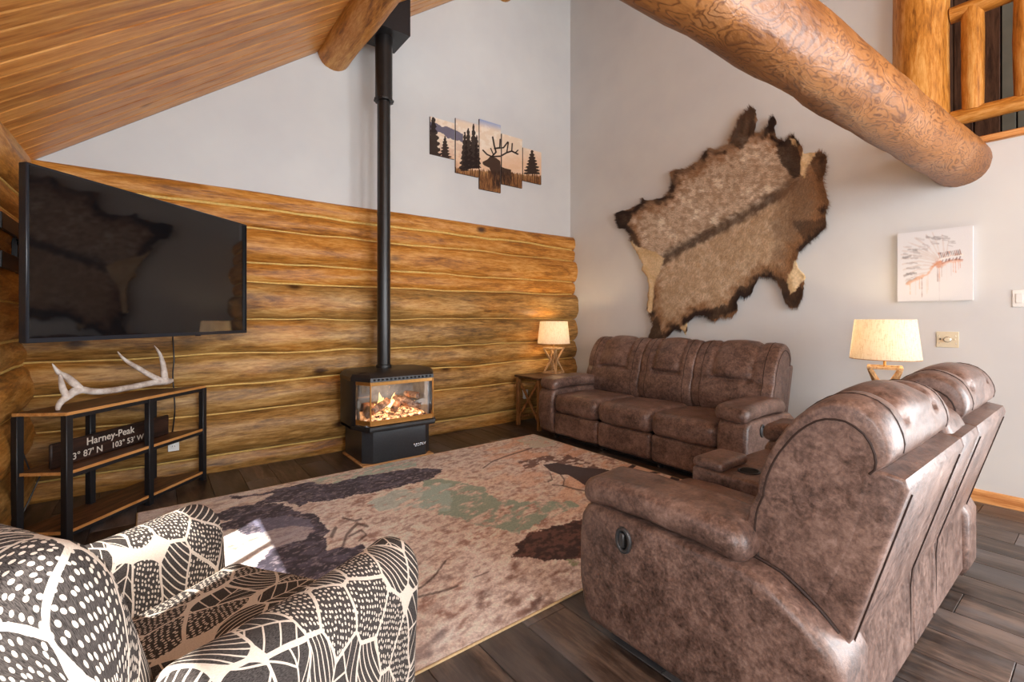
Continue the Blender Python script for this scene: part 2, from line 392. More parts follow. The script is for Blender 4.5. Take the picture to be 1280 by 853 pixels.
def bmfin(name, bm, mat, parent=None, smooth=True, world=False, angle=40):
    bmesh.ops.recalc_face_normals(bm, faces=bm.faces[:])
    me = bpy.data.meshes.new(name); bm.to_mesh(me); bm.free(); return fin(name, me, mat, parent, smooth, world, angle)
def tag(o, label, cat, group=None):
    o['label'] = label; o['category'] = cat
    if group: o['group'] = group
    return o
def struct(o, label, cat):
    o['kind'] = 'structure'; return tag(o, label, cat)
def thing(name, label, cat, loc=(0, 0, 0), rz=0.0, group=None):
    o = bpy.data.objects.new(name, None); C.objects.link(o); o.location = loc; o.rotation_euler = (0, 0, rz)
    o.empty_display_size = 0.1
    o.matrix_basis = Matrix.Translation(Vector(loc)) @ Matrix.Rotation(rz, 4, 'Z')
    return tag(o, label, cat, group)

def add_box(bm, c, s, bev=0.0, rot=None, seg=1):
    r = bmesh.ops.create_cube(bm, size=1.0); vs = r['verts']
    bmesh.ops.scale(bm, vec=Vector(s), verts=vs)
    if bev > 0:
        es = list({e for q in vs for e in q.link_edges})
        g = bmesh.ops.bevel(bm, geom=es, offset=min(bev, 0.45 * min(s)), segments=seg, affect='EDGES', profile=0.5)
        vs = list({q for f in g['faces'] for q in f.verts} | {q for q in vs if q.is_valid})
    if rot is not None: bmesh.ops.transform(bm, matrix=rot.to_4x4(), verts=vs)
    bmesh.ops.translate(bm, vec=Vector(c), verts=vs); return vs
def box(name, c, s, mat, parent=None, bev=0.004, rot=None, seg=1, world=False, smooth=True):
    bm = bmesh.new(); add_box(bm, c, s, bev, rot, seg); return bmfin(name, bm, mat, parent, smooth, world)
def bar(name, p0, p1, w, d, mat, parent=None, bev=0.003, up=(0, 0, 1), world=False):
    """a rectangular bar between two points; w is measured across, d along the 'up' side"""
    p0 = Vector(p0); p1 = Vector(p1); z = (p1 - p0); ln = z.length; z.normalize()
    u = Vector(up); u = (u - z * u.dot(z))
    if u.length < 1e-4: u = Vector((0, 1, 0)) - z * z.y
    u.normalize(); x = u.cross(z)
    R = Matrix((x, u, z)).transposed()
    return box(name, (p0 + p1) / 2, (w, d, ln), mat, parent, bev, R, 1, world)
def prism(name, outline, a0, a1, axis, mat, parent=None, bev=0.0, seg=2, world=False, smooth=True, angle=40):
    """extrude a 2-D outline along an axis; outline in the two other axes (x: y,z  y: x,z  z: x,y)"""
    bm = bmesh.new()
    def P(p, a): return {'x': (a, p[0], p[1]), 'y': (p[0], a, p[1]), 'z': (p[0], p[1], a)}[axis]
    v0 = [bm.verts.new(P(p, a0)) for p in outline]; v1 = [bm.verts.new(P(p, a1)) for p in outline]
    f0 = bm.faces.new(v0); f1 = bm.faces.new(v1[::-1]); n = len(outline)
    for i in range(n): bm.faces.new((v0[i], v1[i], v1[(i + 1) % n], v0[(i + 1) % n]))
    bmesh.ops.recalc_face_normals(bm, faces=bm.faces[:])
    if bev > 0:
        es = list(set(f0.edges) | set(f1.edges))
        bmesh.ops.bevel(bm, geom=es, offset=bev, segments=seg, affect='EDGES', profile=0.5, clamp_overlap=True)
    return bmfin(name, bm, mat, parent, smooth, world, angle)
def lathe_data(profile, n=32, center=(0, 0, 0)):
    vs = []; fs = []
    for r, z in profile:
        for k in range(n):
            a = 2 * PI * k / n; vs.append((center[0] + r * math.cos(a), center[1] + r * math.sin(a), center[2] + z))
    for i in range(len(profile) - 1):
        for k in range(n):
            fs.append((i * n + k, i * n + (k + 1) % n, (i + 1) * n + (k + 1) % n, (i + 1) * n + k))
    return vs, fs
def lathe(name, profile, mat, parent=None, n=32, center=(0, 0, 0), world=False, angle=35, caps=False):
    vs, fs = lathe_data(profile, n, center)
    if caps:
        m_ = len(profile); fs.append(tuple(range(n))[::-1]); fs.append(tuple((m_ - 1) * n + k for k in range(n)))
    return mk(name, vs, fs, mat, parent, True, world=world, angle=angle)
def tube_data(path, radii, n=10, cap=True, jitter=None, squash=1.0):
    path = [Vector(p) for p in path]; m_ = len(path)
    if not hasattr(radii, '__len__'): radii = [radii] * m_
    vs = []; fs = []
    t0 = (path[1] - path[0]).normalized(); up = Vector((0, 0, 1)) if abs(t0.z) < 0.9 else Vector((1, 0, 0))
    x = t0.cross(up).normalized()
    for i, p in enumerate(path):
        t = (path[min(i + 1, m_ - 1)] - path[max(i - 1, 0)]).normalized()
        x = (x - t * x.dot(t)).normalized(); y = t.cross(x)
        for k in range(n):
            a = 2 * PI * k / n; r = radii[i]
            if jitter: r *= jitter(i, k)
            vs.append(p + x * (r * math.cos(a)) + y * (r * math.sin(a) * squash))
    for i in range(m_ - 1):
        for k in range(n):
            fs.append((i * n + k, i * n + (k + 1) % n, (i + 1) * n + (k + 1) % n, (i + 1) * n + k))
    if cap:
        fs.append(tuple(range(n))[::-1]); fs.append(tuple((m_ - 1) * n + k for k in range(n)))
    return vs, fs
def tube(name, path, radii, mat, parent=None, n=10, cap=True, jitter=None, world=False, angle=50, squash=1.0):
    vs, fs = tube_data(path, radii, n, cap, jitter, squash); return mk(name, vs, fs, mat, parent, True, world=world, angle=angle)
def smooth_path(pts, per=6):
    pts = [Vector(p) for p in pts]; out = []
    for i in range(len(pts) - 1):
        p0 = pts[max(i - 1, 0)]; p1 = pts[i]; p2 = pts[i + 1]; p3 = pts[min(i + 2, len(pts) - 1)]
        for k in range(per):
            t = k / per
            out.append(0.5 * ((2 * p1) + (p2 - p0) * t + (2 * p0 - 5 * p1 + 4 * p2 - p3) * t * t + (3 * p1 - p0 - 3 * p2 + p3) * t ** 3))
    out.append(pts[-1]); return out
def interp(vals, m_):
    return list(np.interp(np.linspace(0, 1, m_), np.linspace(0, 1, len(vals)), vals))
def round_log(name, path, radii, mat, parent=None, n=22, rough=0.05, seed=0.0, world=False):
    """a peeled log: a tube with hand-cut unevenness"""
    def j(i, k):
        a = 2 * PI * k / n
        return 1 + rough * mnoise.noise(Vector((i * 0.35 + seed, math.cos(a) * 1.3, math.sin(a) * 1.3 + seed))) + rough * 0.5 * mnoise.noise(Vector((i * 1.1 + seed, math.cos(a) * 3, math.sin(a) * 3)))
    return tube(name, path, radii, mat, parent, n, True, j, world, 60)
def rbox_data(sx, sy, sz, r, n=12):
    """rounded box centred on the origin, as grid patches welded together"""
    h = np.array([sx, sy, sz]) / 2; r = min(r, h.min() * 0.999)
    vid = {}; vs = []; fs = []; uv = []
    def grid(hh):   # spacing denser near the rounded edges
        e = r / hh; k = max(3, n // 3)
        a = -1 + e * (1 - np.cos(np.linspace(0, PI / 2, k + 1)))
        b_ = np.linspace(-1 + e, 1 - e, n + 1)[1:-1]
        return np.unique(np.round(np.concatenate([a, b_, -a]), 7))
    G = [grid(h[0]), grid(h[1]), grid(h[2])]
    for ax in range(3):
        u, w_ = [(1, 2), (2, 0), (0, 1)][ax]
        for sgn in (-1, 1):
            gu, gw = G[u], G[w_]; idx = np.zeros((len(gu), len(gw)), int)
            for i, a in enumerate(gu):
                for j, b_ in enumerate(gw):
                    p = np.zeros(3); p[ax] = sgn * h[ax]; p[u] = a * h[u]; p[w_] = b_ * h[w_]
                    inn = np.clip(p, -(h - r), h - r); d = p - inn; q = inn + d / max(np.linalg.norm(d), 1e-9) * r
                    key = tuple(np.round(p, 5))
                    if key not in vid: vid[key] = len(vs); vs.append(q)
                    idx[i, j] = vid[key]
            for i in range(len(gu) - 1):
                for j in range(len(gw) - 1):
                    q = [idx[i, j], idx[i + 1, j], idx[i + 1, j + 1], idx[i, j + 1]]
                    c = [(gu[i], gw[j]), (gu[i + 1], gw[j]), (gu[i + 1], gw[j + 1]), (gu[i], gw[j + 1])]
                    c = [(a * h[u] + 0.37 * ax, b_ * h[w_] + 0.53 * ax) for a, b_ in c]
                    if ax == 1: c = [(b_, a) for a, b_ in c]
                    if sgn < 0: q = q[::-1]; c = c[::-1]
                    fs.append(tuple(q)); uv.extend(c)
    return np.array(vs), fs, uv
def cushion(name, c, s, r, mat, parent, n=12, deform=None, uvoff=(0, 0), rot=None, world=False):
    vs, fs, uv = rbox_data(*s, r, n)
    if deform: vs = deform(vs)
    if rot is not None: vs = vs @ np.array(rot.to_3x3()).T
    vs = vs + np.array(c)
    uv = np.array(uv) + np.array(uvoff)
    return mk(name, vs, fs, mat, parent, True, uv, world=world)
def grid_paint(name, o, eu, ev, nu, nv, colf, mat, parent, world=False):
    """a flat printed surface: o + eu*a + ev*b, coloured point by point"""
    a, b_ = np.meshgrid(np.linspace(0, 1, nu), np.linspace(0, 1, nv), indexing='ij')
    P = np.array(o)[None] + a.ravel()[:, None] * np.array(eu)[None] + b_.ravel()[:, None] * np.array(ev)[None]
    i, j = np.meshgrid(np.arange(nu - 1), np.arange(nv - 1), indexing='ij'); i = i.ravel(); j = j.ravel()
    F = np.stack([i * nv + j, (i + 1) * nv + j, (i + 1) * nv + j + 1, i * nv + j + 1], 1)
    return mk(name, P, F.tolist(), mat, parent, False, cols=colf(P), world=world)

# ================================================================== THE SETTING
# ---- floor of dark wood-look planks, running towards the log wall
floor = struct(box('floor', (1.95, 0.2, -0.06), (5.9, 9.4, 0.09), 'dark_recess', None, 0), 'dark brown and grey wood plank floor', 'floor')
PWID, PLEN = 0.225, 1.22
pm = None
for ci in range(27):
    x = -0.98 + PWID * (ci + 0.5)
    y = -4.4 - (ci * 0.413 % 1.0) * PLEN
    while y < 4.85:
        yc = y + PLEN / 2
        if pm is None:
            p0 = box('plank', (0, 0, -0.008), (PWID - 0.0025, PLEN - 0.0025, 0.016), 'floor_plank', floor, 0.0018, smooth=False); pm = p0.data; o = p0
        else:
            o = link(bpy.data.objects.new('plank', pm), floor)
        o.location = (x, yc, 0); y += PLEN

# ---- sloped pine ceiling
ang = math.atan(SL); x0c, x1c = -0.95, 5.7
lenc = (x1c - x0c) / math.cos(ang)
RC = Matrix.Rotation(-ang, 4, 'Y')
def ceilpt(x, off=0.0):
    n_ = Vector((-math.sin(ang), 0, math.cos(ang))); return Vector((x, 0, ceil_z(x))) + n_ * off
bm = bmesh.new(); add_box(bm, (0, 0, 0), (lenc, 9.4, 0.10))
me_c = ceilpt((x0c + x1c) / 2, 0.075)
bmesh.ops.transform(bm, matrix=Matrix.Translation(me_c + Vector((0, 0.2, 0))) @ RC, verts=bm.verts[:])
ceiling = struct(bmfin('ceiling', bm, 'ceiling_board', None, False), 'sloped ceiling of varnished knotty pine boards', 'ceiling')
bmsh = None; BW = 0.137
for k in range(67):
    y = 4.74 - BW * (k + 0.5)
    if bmsh is None:
        o = box('board', (0, 0, 0.01), (lenc, BW - 0.001, 0.02), 'ceiling_board', ceiling, 0.010, smooth=False); bmsh = o.data
    else: o = link(bpy.data.objects.new('board', bmsh), ceiling)
    o.matrix_basis = Matrix.Translation(ceilpt((x0c + x1c) / 2) + Vector((0, y, 0))) @ RC
# far side of the roof, over the loft
bm = bmesh.new(); add_box(bm, (0, 0, 0), (3.2, 9.4, 0.10))
bmesh.ops.transform(bm, matrix=Matrix.Translation((6.85, 0.2, ceil_z(5.7) - 0.75)) @ Matrix.Rotation(ang, 4, 'Y'), verts=bm.verts[:])
struct(bmfin('ceiling_loft', bm, 'ceiling_board', None, False), 'pine boarded roof slope over the loft', 'ceiling')

# ---- log courses
def nz1(a, b_, c_=0.0): return mnoise.noise(Vector((a, b_, c_)))
def log_course(name, parent, lo, hi, a0, a1, face, depth, axis, mat, seed, bul=0.36, step=0.07, back=0.0):
    """one log between two wavy seams. face: position of the seam line; bulges towards the room"""
    n = max(6, int((a1 - a0) / step)); K = 13; vs = []; fs = []
    for i in range(n + 1):
        a = a0 + (a1 - a0) * i / n
        zl, zh = lo(a), hi(a); mid = (zl + zh) / 2; hh = (zh - zl) / 2 * 1.01
        bl = bul * (zh - zl) * (1 + 0.13 * nz1(a * 0.8, seed))
        ring = []
        for k in range(K):
            ph = -PI / 2 + PI * k / (K - 1)
            d = bl * max(0.0, math.cos(ph)) ** 0.72
            d += 0.017 * nz1(a * 2.2 + seed, k * 0.45, seed) * math.cos(ph) + 0.007 * nz1(a * 7 + seed, k * 1.1, seed) * math.cos(ph)
            ring.append((face - d, mid + hh * math.sin(ph)))
        ring = [(face + back, ring[0][1])] + ring + [(face + back, ring[-1][1])]
        for p, z in ring: vs.append((a, p, z) if axis == 'X' else (-p, a, z))
    R = K + 2
    for i in range(n):
        for k in range(R):
            q = (i * R + k, i * R + (k + 1) % R, (i + 1) * R + (k + 1) % R, (i + 1) * R + k)
            fs.append(q[::-1] if axis == 'X' else q)
    fs.append(tuple(range(R))); fs.append(tuple(n * R + k for k in range(R))[::-1])
    bm = bmesh.new(); me = bpy.data.meshes.new(name); me.from_pydata(vs, [], fs)
    bm.from_mesh(me); bpy.data.meshes.remove(me)
    return bmfin(name, bm, mat, parent, True, angle=75)
def seam(z, s, amp=0.022):
    return lambda a: z + amp * nz1(a * 1.15, s * 3.7) + amp * 0.35 * nz1(a * 3.6, s * 1.3)

# ---- back wall: plaster gable over ten log courses
wall_back = struct(prism('wall_back', [(-0.95, 0), (4.85, 0), (4.85, ceil_z(4.85)), (-0.95, ceil_z(-0.95))], YA, YA + 0.2, 'y', 'plaster', None),
                   'white plaster gable wall above stacked varnished logs', 'wall')
zs = [2.44, 2.275, 2.105, 1.81, 1.635, 1.30, 1.0, 0.755, 0.495, 0.15, -0.02]
sm = [seam(z, k + 1, 0.023 if 0 < k < 9 else 0.007) for k, z in enumerate(zs)]
for k in range(10):
    log_course('log', wall_back, sm[k + 1], sm[k], -0.9, XB + 0.01, YA - 0.03, 0, 'X', 'log_warm' if k < 4 else 'log_brown', 11.3 * k, 0.37 if k < 9 else 0.25, back=0.06)
for k in range(1, 10):
    pts = [(a, YA - 0.058, sm[k](a)) for a in np.arange(-0.8, XB, 0.06)]
    tube('chinking', pts, [0.0155 + 0.004 * nz1(p[0] * 2, k) for p in pts], 'chinking', wall_back, 8)

# ---- left wall: logs, with two windows behind the picture's left edge
wall_left = bpy.data.objects.new('wall_left', None); C.objects.link(wall_left); struct(wall_left, 'left wall of stacked varnished logs', 'wall')
zl_ = [2.47, 2.15, 1.98, 1.70, 1.42, 1.17, 0.985, 0.684, 0.355, -0.02]
sl_ = [seam(z, 40 + k, 0.014 if k else 0.004) for k, z in enumerate(zl_)]
for k in range(9):
    spans = [(-4.3, -2.0), (0.6, 0.9), (2.50, YA)] if 1 <= k <= 5 else [(-4.3, YA)]
    for a0, a1 in spans:
        log_course('log', wall_left, sl_[k + 1], sl_[k], a0, a1, -XC, 0, 'Y', 'log_left', 50 + 7.7 * k, 0.27, back=0.22)
for k in range(1, 9):
    for a0, a1 in ([(2.5, YA - 0.03)] if 1 <= k <= 6 else [(-4, YA - 0.03)]):
        pts = [(XC + 0.02, a, sl_[k](a)) for a in np.arange(a0, a1, 0.08)]
        tube('chinking', pts, 0.0125, 'chinking', wall_left, 8)
for wi, (a0, a1) in enumerate(((0.9, 2.50), (-2.0, 0.6))):
    wd = struct(thing('window_%d' % (wi + 1), 'window in the left log wall', 'window', (-0.84, (a0 + a1) / 2, 0.985)), 'wide window with white frame in the left log wall' if wi else 'sunny window with white frame in the left log wall', 'window')
    wz, hz = a1 - a0, 2.15 - 0.985
    for s in (-1, 1): box('window_frame', (0, s * (wz / 2 - 0.03), hz / 2), (0.16, 0.06, hz), 'frame_white', wd)
    for z in (0.03, hz - 0.03): box('window_frame', (0, 0, z), (0.16, wz - 0.12, 0.06), 'frame_white', wd)
    for q in range(1, 3): box('glazing_bar', (0, -wz / 2 + wz * q / 3, hz / 2), (0.05, 0.035, hz - 0.12), 'frame_white', wd)

# ---- right wall with the loft opening, front wall behind the camera
wall_right = struct(prism('wall_right', [(-4.4, 0), (-3.5, 0), (-3.5, 2.15), (-1.1, 2.15), (-1.1, 0), (4.95, 0), (4.95, ceil_z(XB) + 0.05), (0.95, ceil_z(XB) + 0.05), (0.95, 2.56), (-4.4, 2.56)], XB, XB + 0.16, 'x', 'plaster', None),
                    'tall white plaster wall behind the sofa', 'wall')
bm = bmesh.new()
for c, s in (((1.95, -4.35, 0.3), (5.9, 0.1, 0.6)), ((1.95, -4.35, 5.4), (5.9, 0.1, 3.2)), ((-0.6, -4.35, 2.2), (0.8, 0.1, 3.2)), ((4.45, -4.35, 2.2), (0.9, 0.1, 3.2))):
    add_box(bm, c, s)
struct(bmfin('wall_front', bm, 'plaster', None, False), 'white plaster wall behind the viewer with a wide window opening', 'wall')
bb = struct(prism('baseboard_right', [(XB - 0.016, 0.0), (XB, 0.0), (XB, 0.088), (XB - 0.008, 0.088), (XB - 0.016, 0.075)], -1.02, 4.6, 'y', 'pine_trim', None), 'honey pine baseboard along the white wall', 'baseboard')

dr = struct(thing('added_door_1', 'added door frame around the right fill lamp', 'door', (XB + 0.08, -2.3, 0)), 'white door frame added around the fill lamp behind the viewer', 'door')  # made-up doorway, built to house the fill lamp in the right wall
for yy in (-1.16, 0, 1.16): box('added_door_frame', (0, yy, 1.075), (0.12, 0.08, 2.15), 'frame_white', dr)
for zz in (0.03, 2.11): box('added_door_frame', (0, 0, zz), (0.12, 2.24, 0.06), 'frame_white', dr)
w3 = struct(thing('window_3', 'window', 'window', (1.9, -4.35, 0.6)), 'wide gridded window in the wall behind the viewer', 'window')
for k in range(5): box('window_frame', (-2.07 + k * 1.035, 0, 1.6), (0.07, 0.09, 3.2), 'frame_white', w3)
for zz in (0.03, 1.6, 3.17): box('window_frame', (0, 0, zz), (4.07, 0.09, 0.06), 'frame_white', w3)

# ---- loft beyond the opening
struct(box('floor_loft', (5.95, -1.7, 2.5), (2.2, 5.4, 0.10), 'loft_panel', None, 0), 'loft floor edge behind the log railing', 'floor')
wall_loft = struct(box('wall_loft', (6.95, -1.6, 4.6), (0.1, 5.6, 4.3), 'dark_recess', None, 0), 'dark wall of the loft with brown and grey panels', 'wall')
y = 1.1
for k in range(26):
    wd_ = [0.16, 0.20, 0.11, 0.26][k % 4]
    matk = 'grey_loft' if k % 5 in (2, 3) else 'loft_panel'
    box('panel', (6.88, y - wd_ / 2, 4.5), (0.04, wd_ - 0.012, 3.9), matk, wall_loft, 0.004, world=False).location = (0, 0, 0)
    y -= wd_
struct(box('wall_loft_side', (5.95, 1.14, 4.6), (2.0, 0.08, 4.2), 'loft_panel', None, 0), 'brown end wall of the loft', 'wall')
struct(box('trim_1', (XB + 0.01, -1.77, 2.585), (0.09, 4.9, 0.05), 'pine_trim', None, 0.006), 'pine trim along the sill of the loft opening', 'trim')

# ---- log beams, post and railing
def ptsline(p0, p1, n): return [Vector(p0).lerp(Vector(p1), k / n) for k in range(n + 1)]
o = round_log('log_beam', ptsline((-0.68, 0.955, 2.45), (XB + 0.02, 0.715, 2.45), 44), interp([0.150, 0.152, 0.158, 0.168], 45), 'log_beam', None, 30, 0.07, 3.1)
tag(o, 'thick swirl-grained peeled log beam running into the white wall', 'beam')
bpts = [p + Vector((0, 0.125, -0.115)) for p in ptsline((0.4, 0.907, 2.45), (3.6, 0.764, 2.45), 30)]
for k, (px, lab) in enumerate(((1.43, 'peeled log roof purlin ending beside the black flue box'), (3.50, 'peeled log roof purlin high up near the right wall'))):
    zc = ceil_z(px) - 0.085
    tag(round_log('log_purlin', ptsline((px, -4.25, zc), (px, YA - 0.002, zc), 60), interp([0.165, 0.165, 0.16], 61), 'log_purlin', None, 24, 0.06, 9 + 4 * k), lab, 'beam')
tag(round_log('log_post', ptsline((XB + 0.03, 0.945, 2.66), (XB + 0.03, 0.945, ceil_z(XB) - 0.01), 30), 0.168, 'log_post', None, 26, 0.04, 21), 'thick upright log post at the corner of the loft opening', 'post')
rl = thing('loft_railing', 'rustic log railing across the loft opening', 'railing', (XB + 0.05, -0.5, 2.56))
round_log('bottom_rail', ptsline((XB + 0.04, 0.772, 2.80), (XB + 0.04, -2.6, 2.80), 24), interp([0.056, 0.066], 25), 'log_rail', rl, 14, 0.06, 2, True)
round_log('top_rail', ptsline((XB + 0.04, 0.772, 3.575), (XB + 0.04, -2.6, 3.60), 24), interp([0.060, 0.066], 25), 'log_rail', rl, 14, 0.06, 5, True)
for k in range(8):
    yb = onX(1216, 60, XB + 0.04).y - k * 0.262
    round_log('baluster', ptsline((XB + 0.04, yb, 2.83), (XB + 0.04, yb, 3.57), 9), interp([0.058, 0.064, 0.065, 0.062], 10), 'log_post', rl, 14, 0.06, 31 + k, True)

# ================================================================== RUG
RX0, RX1, RY0, RY1, RZ = -0.08, 3.40, 1.58, 4.02, 0.010
def crop(ox, oy, sc, pts): return [(ox + a / sc, oy + b_ / sc) for a, b_ in pts]
R1 = lambda p: crop(230, 560, 3.879, p)
R2 = lambda p: crop(540, 540, 4.0, p)
R3 = lambda p: crop(520, 660, 4.42, p)
def rug_cols(P):
    q = project(P); X, Y = P[:, 0], P[:, 1]
    wx = (fbm(X * 20, Y * 20, 3, 5) - 0.5) * 0.075; wy = (fbm(X * 20 + 40, Y * 20, 5, 5) - 0.5) * 0.075
    q2 = project(np.stack([X + wx, Y + wy, P[:, 2]], 1)); px, py = q2[:, 0], q2[:, 1]
    # brushed ground colours
    s = fbm(X * 5 + Y * 2.5, Y * 11 - X * 4, 11, 5); s2 = fbm(X * 14 + Y * 8, Y * 26 - X * 9, 23, 4); s3 = fbm(X * 2.1, Y * 2.1, 31, 4)
    c = np.tile(lin((190, 178, 170)), (len(P), 1))
    c = mixc(c, lin((206, 194, 184)), sstep(0.45, 0.70, s))
    c = mixc(c, lin((156, 114, 96)), sstep(0.46, 0.66, s2) * 0.6 * sstep(0.35, 0.6, s3))
    c = mixc(c, lin((112, 86, 80)), sstep(0.58, 0.72, s2) * 0.55)
    s4 = fbm(X * 30 + Y * 16, Y * 55 - X * 20, 51, 3); c = mixc(c, lin((128, 96, 84)), sstep(0.54, 0.66, s4) * 0.45); c = mixc(c, lin((214, 204, 192)), sstep(0.44, 0.34, s4) * 0.5)
    right = sstep(1.6, 3.0, X) * sstep(0.40, 0.62, s)
    c = mixc(c, lin((182, 142, 114)), right * 0.75)
    low = sstep(2.35, 1.65, Y + (s3 - 0.5) * 0.9)
    c = mixc(c, lin((120, 78, 58)), low * sstep(0.36, 0.66, s2) * 0.6 * sstep(.3, .6, s))
    c = mixc(c, lin((66, 42, 36)), low * sstep(0.52, 0.74, s * .6 + s2 * .4) * 0.75)
    cool = sstep(1.5, 0.4, X)
    c = mixc(c, lin((188, 188, 192)), cool * sstep(0.35, 0.65, s) * 0.5)
    # sage and teal washes
    for poly, col, k in ((R2([(-40, 230), (120, 245), (270, 280), (300, 330), (450, 350), (700, 352), (735, 370), (560, 440), (440, 508), (250, 470), (100, 430), (-60, 380)]), (122, 146, 134), 0.9),
                         (R1([(590, 165), (700, 140), (860, 108), (1010, 70), (1120, 66), (1120, 92), (900, 130), (700, 178), (610, 182)]), (150, 172, 160), 0.9),
                         (R1([(880, 270), (1000, 215), (1180, 185), (1290, 170), (1290, 310), (1100, 290), (960, 310)]), (150, 174, 170), 0.7),
                         (R2([(420, 40), (520, 12), (640, 50), (600, 75), (500, 80)]), (168, 172, 160), 0.8),
                         (R3([(820, 175), (900, 160), (900, 210), (840, 210)]), (112, 124, 88), 0.8)):
        c = mixc(c, lin(col), inpoly(px, py, poly) * k * sstep(0.36, 0.52, 0.5 * s + 0.5 * fbm(X * 16 + Y * 9, Y * 34 - X * 12, 71, 4)))
    # animals and timber in dark silhouettes
    plum = lin((50, 44, 54)); plum2 = lin((78, 72, 86)); umber = lin((50, 33, 30)); umber2 = lin((88, 60, 52))
    A = R1([(215, 235), (330, 230), (430, 208), (600, 165), (700, 178), (870, 135), (1120, 100), (1255, 103), (1200, 150), (1000, 200), (800, 235), (700, 262), (600, 262), (560, 285), (480, 262), (350, 275), (430, 222), (330, 238), (220, 252)])
    B = R1([(80, 348), (150, 318), (250, 285), (360, 272), (480, 270), (560, 310), (640, 330), (700, 400), (680, 450), (700, 500), (780, 480), (860, 478), (900, 500), (820, 560), (760, 640), (620, 690), (420, 690), (340, 600), (390, 520), (420, 490), (600, 440), (640, 390), (500, 380), (330, 420), (290, 420), (250, 390), (100, 412), (92, 390), (240, 352), (90, 358)])
    for poly in (A, B):
        mk_ = inpoly(px, py, poly)
        tex = fbm(X * 40 + Y * 20, Y * 70 - X * 25, 81, 3); c = np.where(mk_[:, None], mixc(mixc(np.tile(plum, (len(P), 1)), plum2, sstep(0.42, 0.64, s2)), lin((140, 128, 134)), sstep(.60, .72, tex) * .6), c)
    mid = inpoly(px, py, R1([(330, 360), (480, 330), (600, 345), (640, 390), (600, 440), (430, 490), (400, 430)]))
    c = mixc(c, lin((112, 112, 134)), mid * 0.55)
    D = R3([(530, 160), (580, 120), (568, 80), (640, 30), (760, -10), (900, -40), (1100, -60), (1100, 170), (895, 170), (760, 182), (620, 160)])
    c = np.where(inpoly(px, py, D)[:, None], mixc(np.tile(umber, (len(P), 1)), umber2, sstep(0.42, 0.62, fbm(X * 24 + Y * 12, Y * 44 - X * 16, 91, 4))), c)
    E = R2([(430, 150), (560, 120), (640, 130), (680, 112), (800, 160), (860, 185), (700, 182), (560, 168), (480, 190)])
    c = mixc(c, umber2, inpoly(px, py, E) * 0.9 * sstep(.40, .52, s2))
    q1, q0 = q[:, 0], q[:, 1]
    G = R2([(555, 165), (620, 155), (760, 180), (860, 185), (930, 208), (1020, 152), (1032, 163), (965, 212), (1150, 195), (1160, 205), (1000, 226), (850, 228), (830, 275), (780, 278), (730, 245), (680, 215), (640, 215), (590, 195)])
    Hh = R2([(1165, 260), (1205, 215), (1238, 218), (1238, 262), (1200, 272)])
    for poly in (G, Hh): c = np.where(inpoly(q1, q0, poly)[:, None], umber[None], c)
    for pts, wd_ in ((R2([(640, 210), (662, 240), (655, 270), (720, 288), (770, 296)]), 1.3), (R2([(590, 205), (602, 240), (580, 250)]), 1.0),
                     (R2([(600, 265), (655, 270)]), 1.0), (R2([(255, 182), (300, 150), (365, 124), (500, 82)]), 1.0),
                     (R1([(770, 478), (790, 420), (840, 368), (890, 380)]), 2.2), (R1([(800, 430), (860, 400), (885, 420), (850, 450)]), 1.6), (R1([(770, 340), (830, 355), (860, 345)]), 1.6),
                     (R1([(715, 430), (735, 390)]), 3.0), (R3([(0, 385), (150, 350), (230, 322)]), 1.8), (R3([(0, 345), (40, 322), (100, 270), (165, 182)]), 1.6), (R3([(320, 275), (400, 245)]), 1.2)):
        c = mixc(c, umber, sstep(wd_, wd_ * 0.5, dseg(q1, q0, pts)) * 0.75)
    return np.clip(c * 1.55, 0, 0.85)
rug = thing('area_rug', 'large printed area rug with dark elk and bear silhouettes on beige and sage', 'rug', (1.66, 2.8, 0))
grid_paint('pile', (RX0 + .008, RY0 + .008, RZ), (RX1 - RX0 - .016, 0, 0), (0, RY1 - RY0 - .016, 0), 430, 302, rug_cols, 'rug_print', rug, True)
bm = bmesh.new()
for c_, s_ in ((((RX0 + RX1) / 2, RY0 + .004, RZ / 2), (RX1 - RX0, .009, RZ)), (((RX0 + RX1) / 2, RY1 - .004, RZ / 2), (RX1 - RX0, .009, RZ)),
               ((RX0 + .004, (RY0 + RY1) / 2, RZ / 2), (.009, RY1 - RY0 - .018, RZ)), ((RX1 - .004, (RY0 + RY1) / 2, RZ / 2), (.009, RY1 - RY0 - .018, RZ))):
    add_box(bm, c_, s_, 0.002)
bmfin('bound_edge', bm, 'rug_edge', rug, True, True)

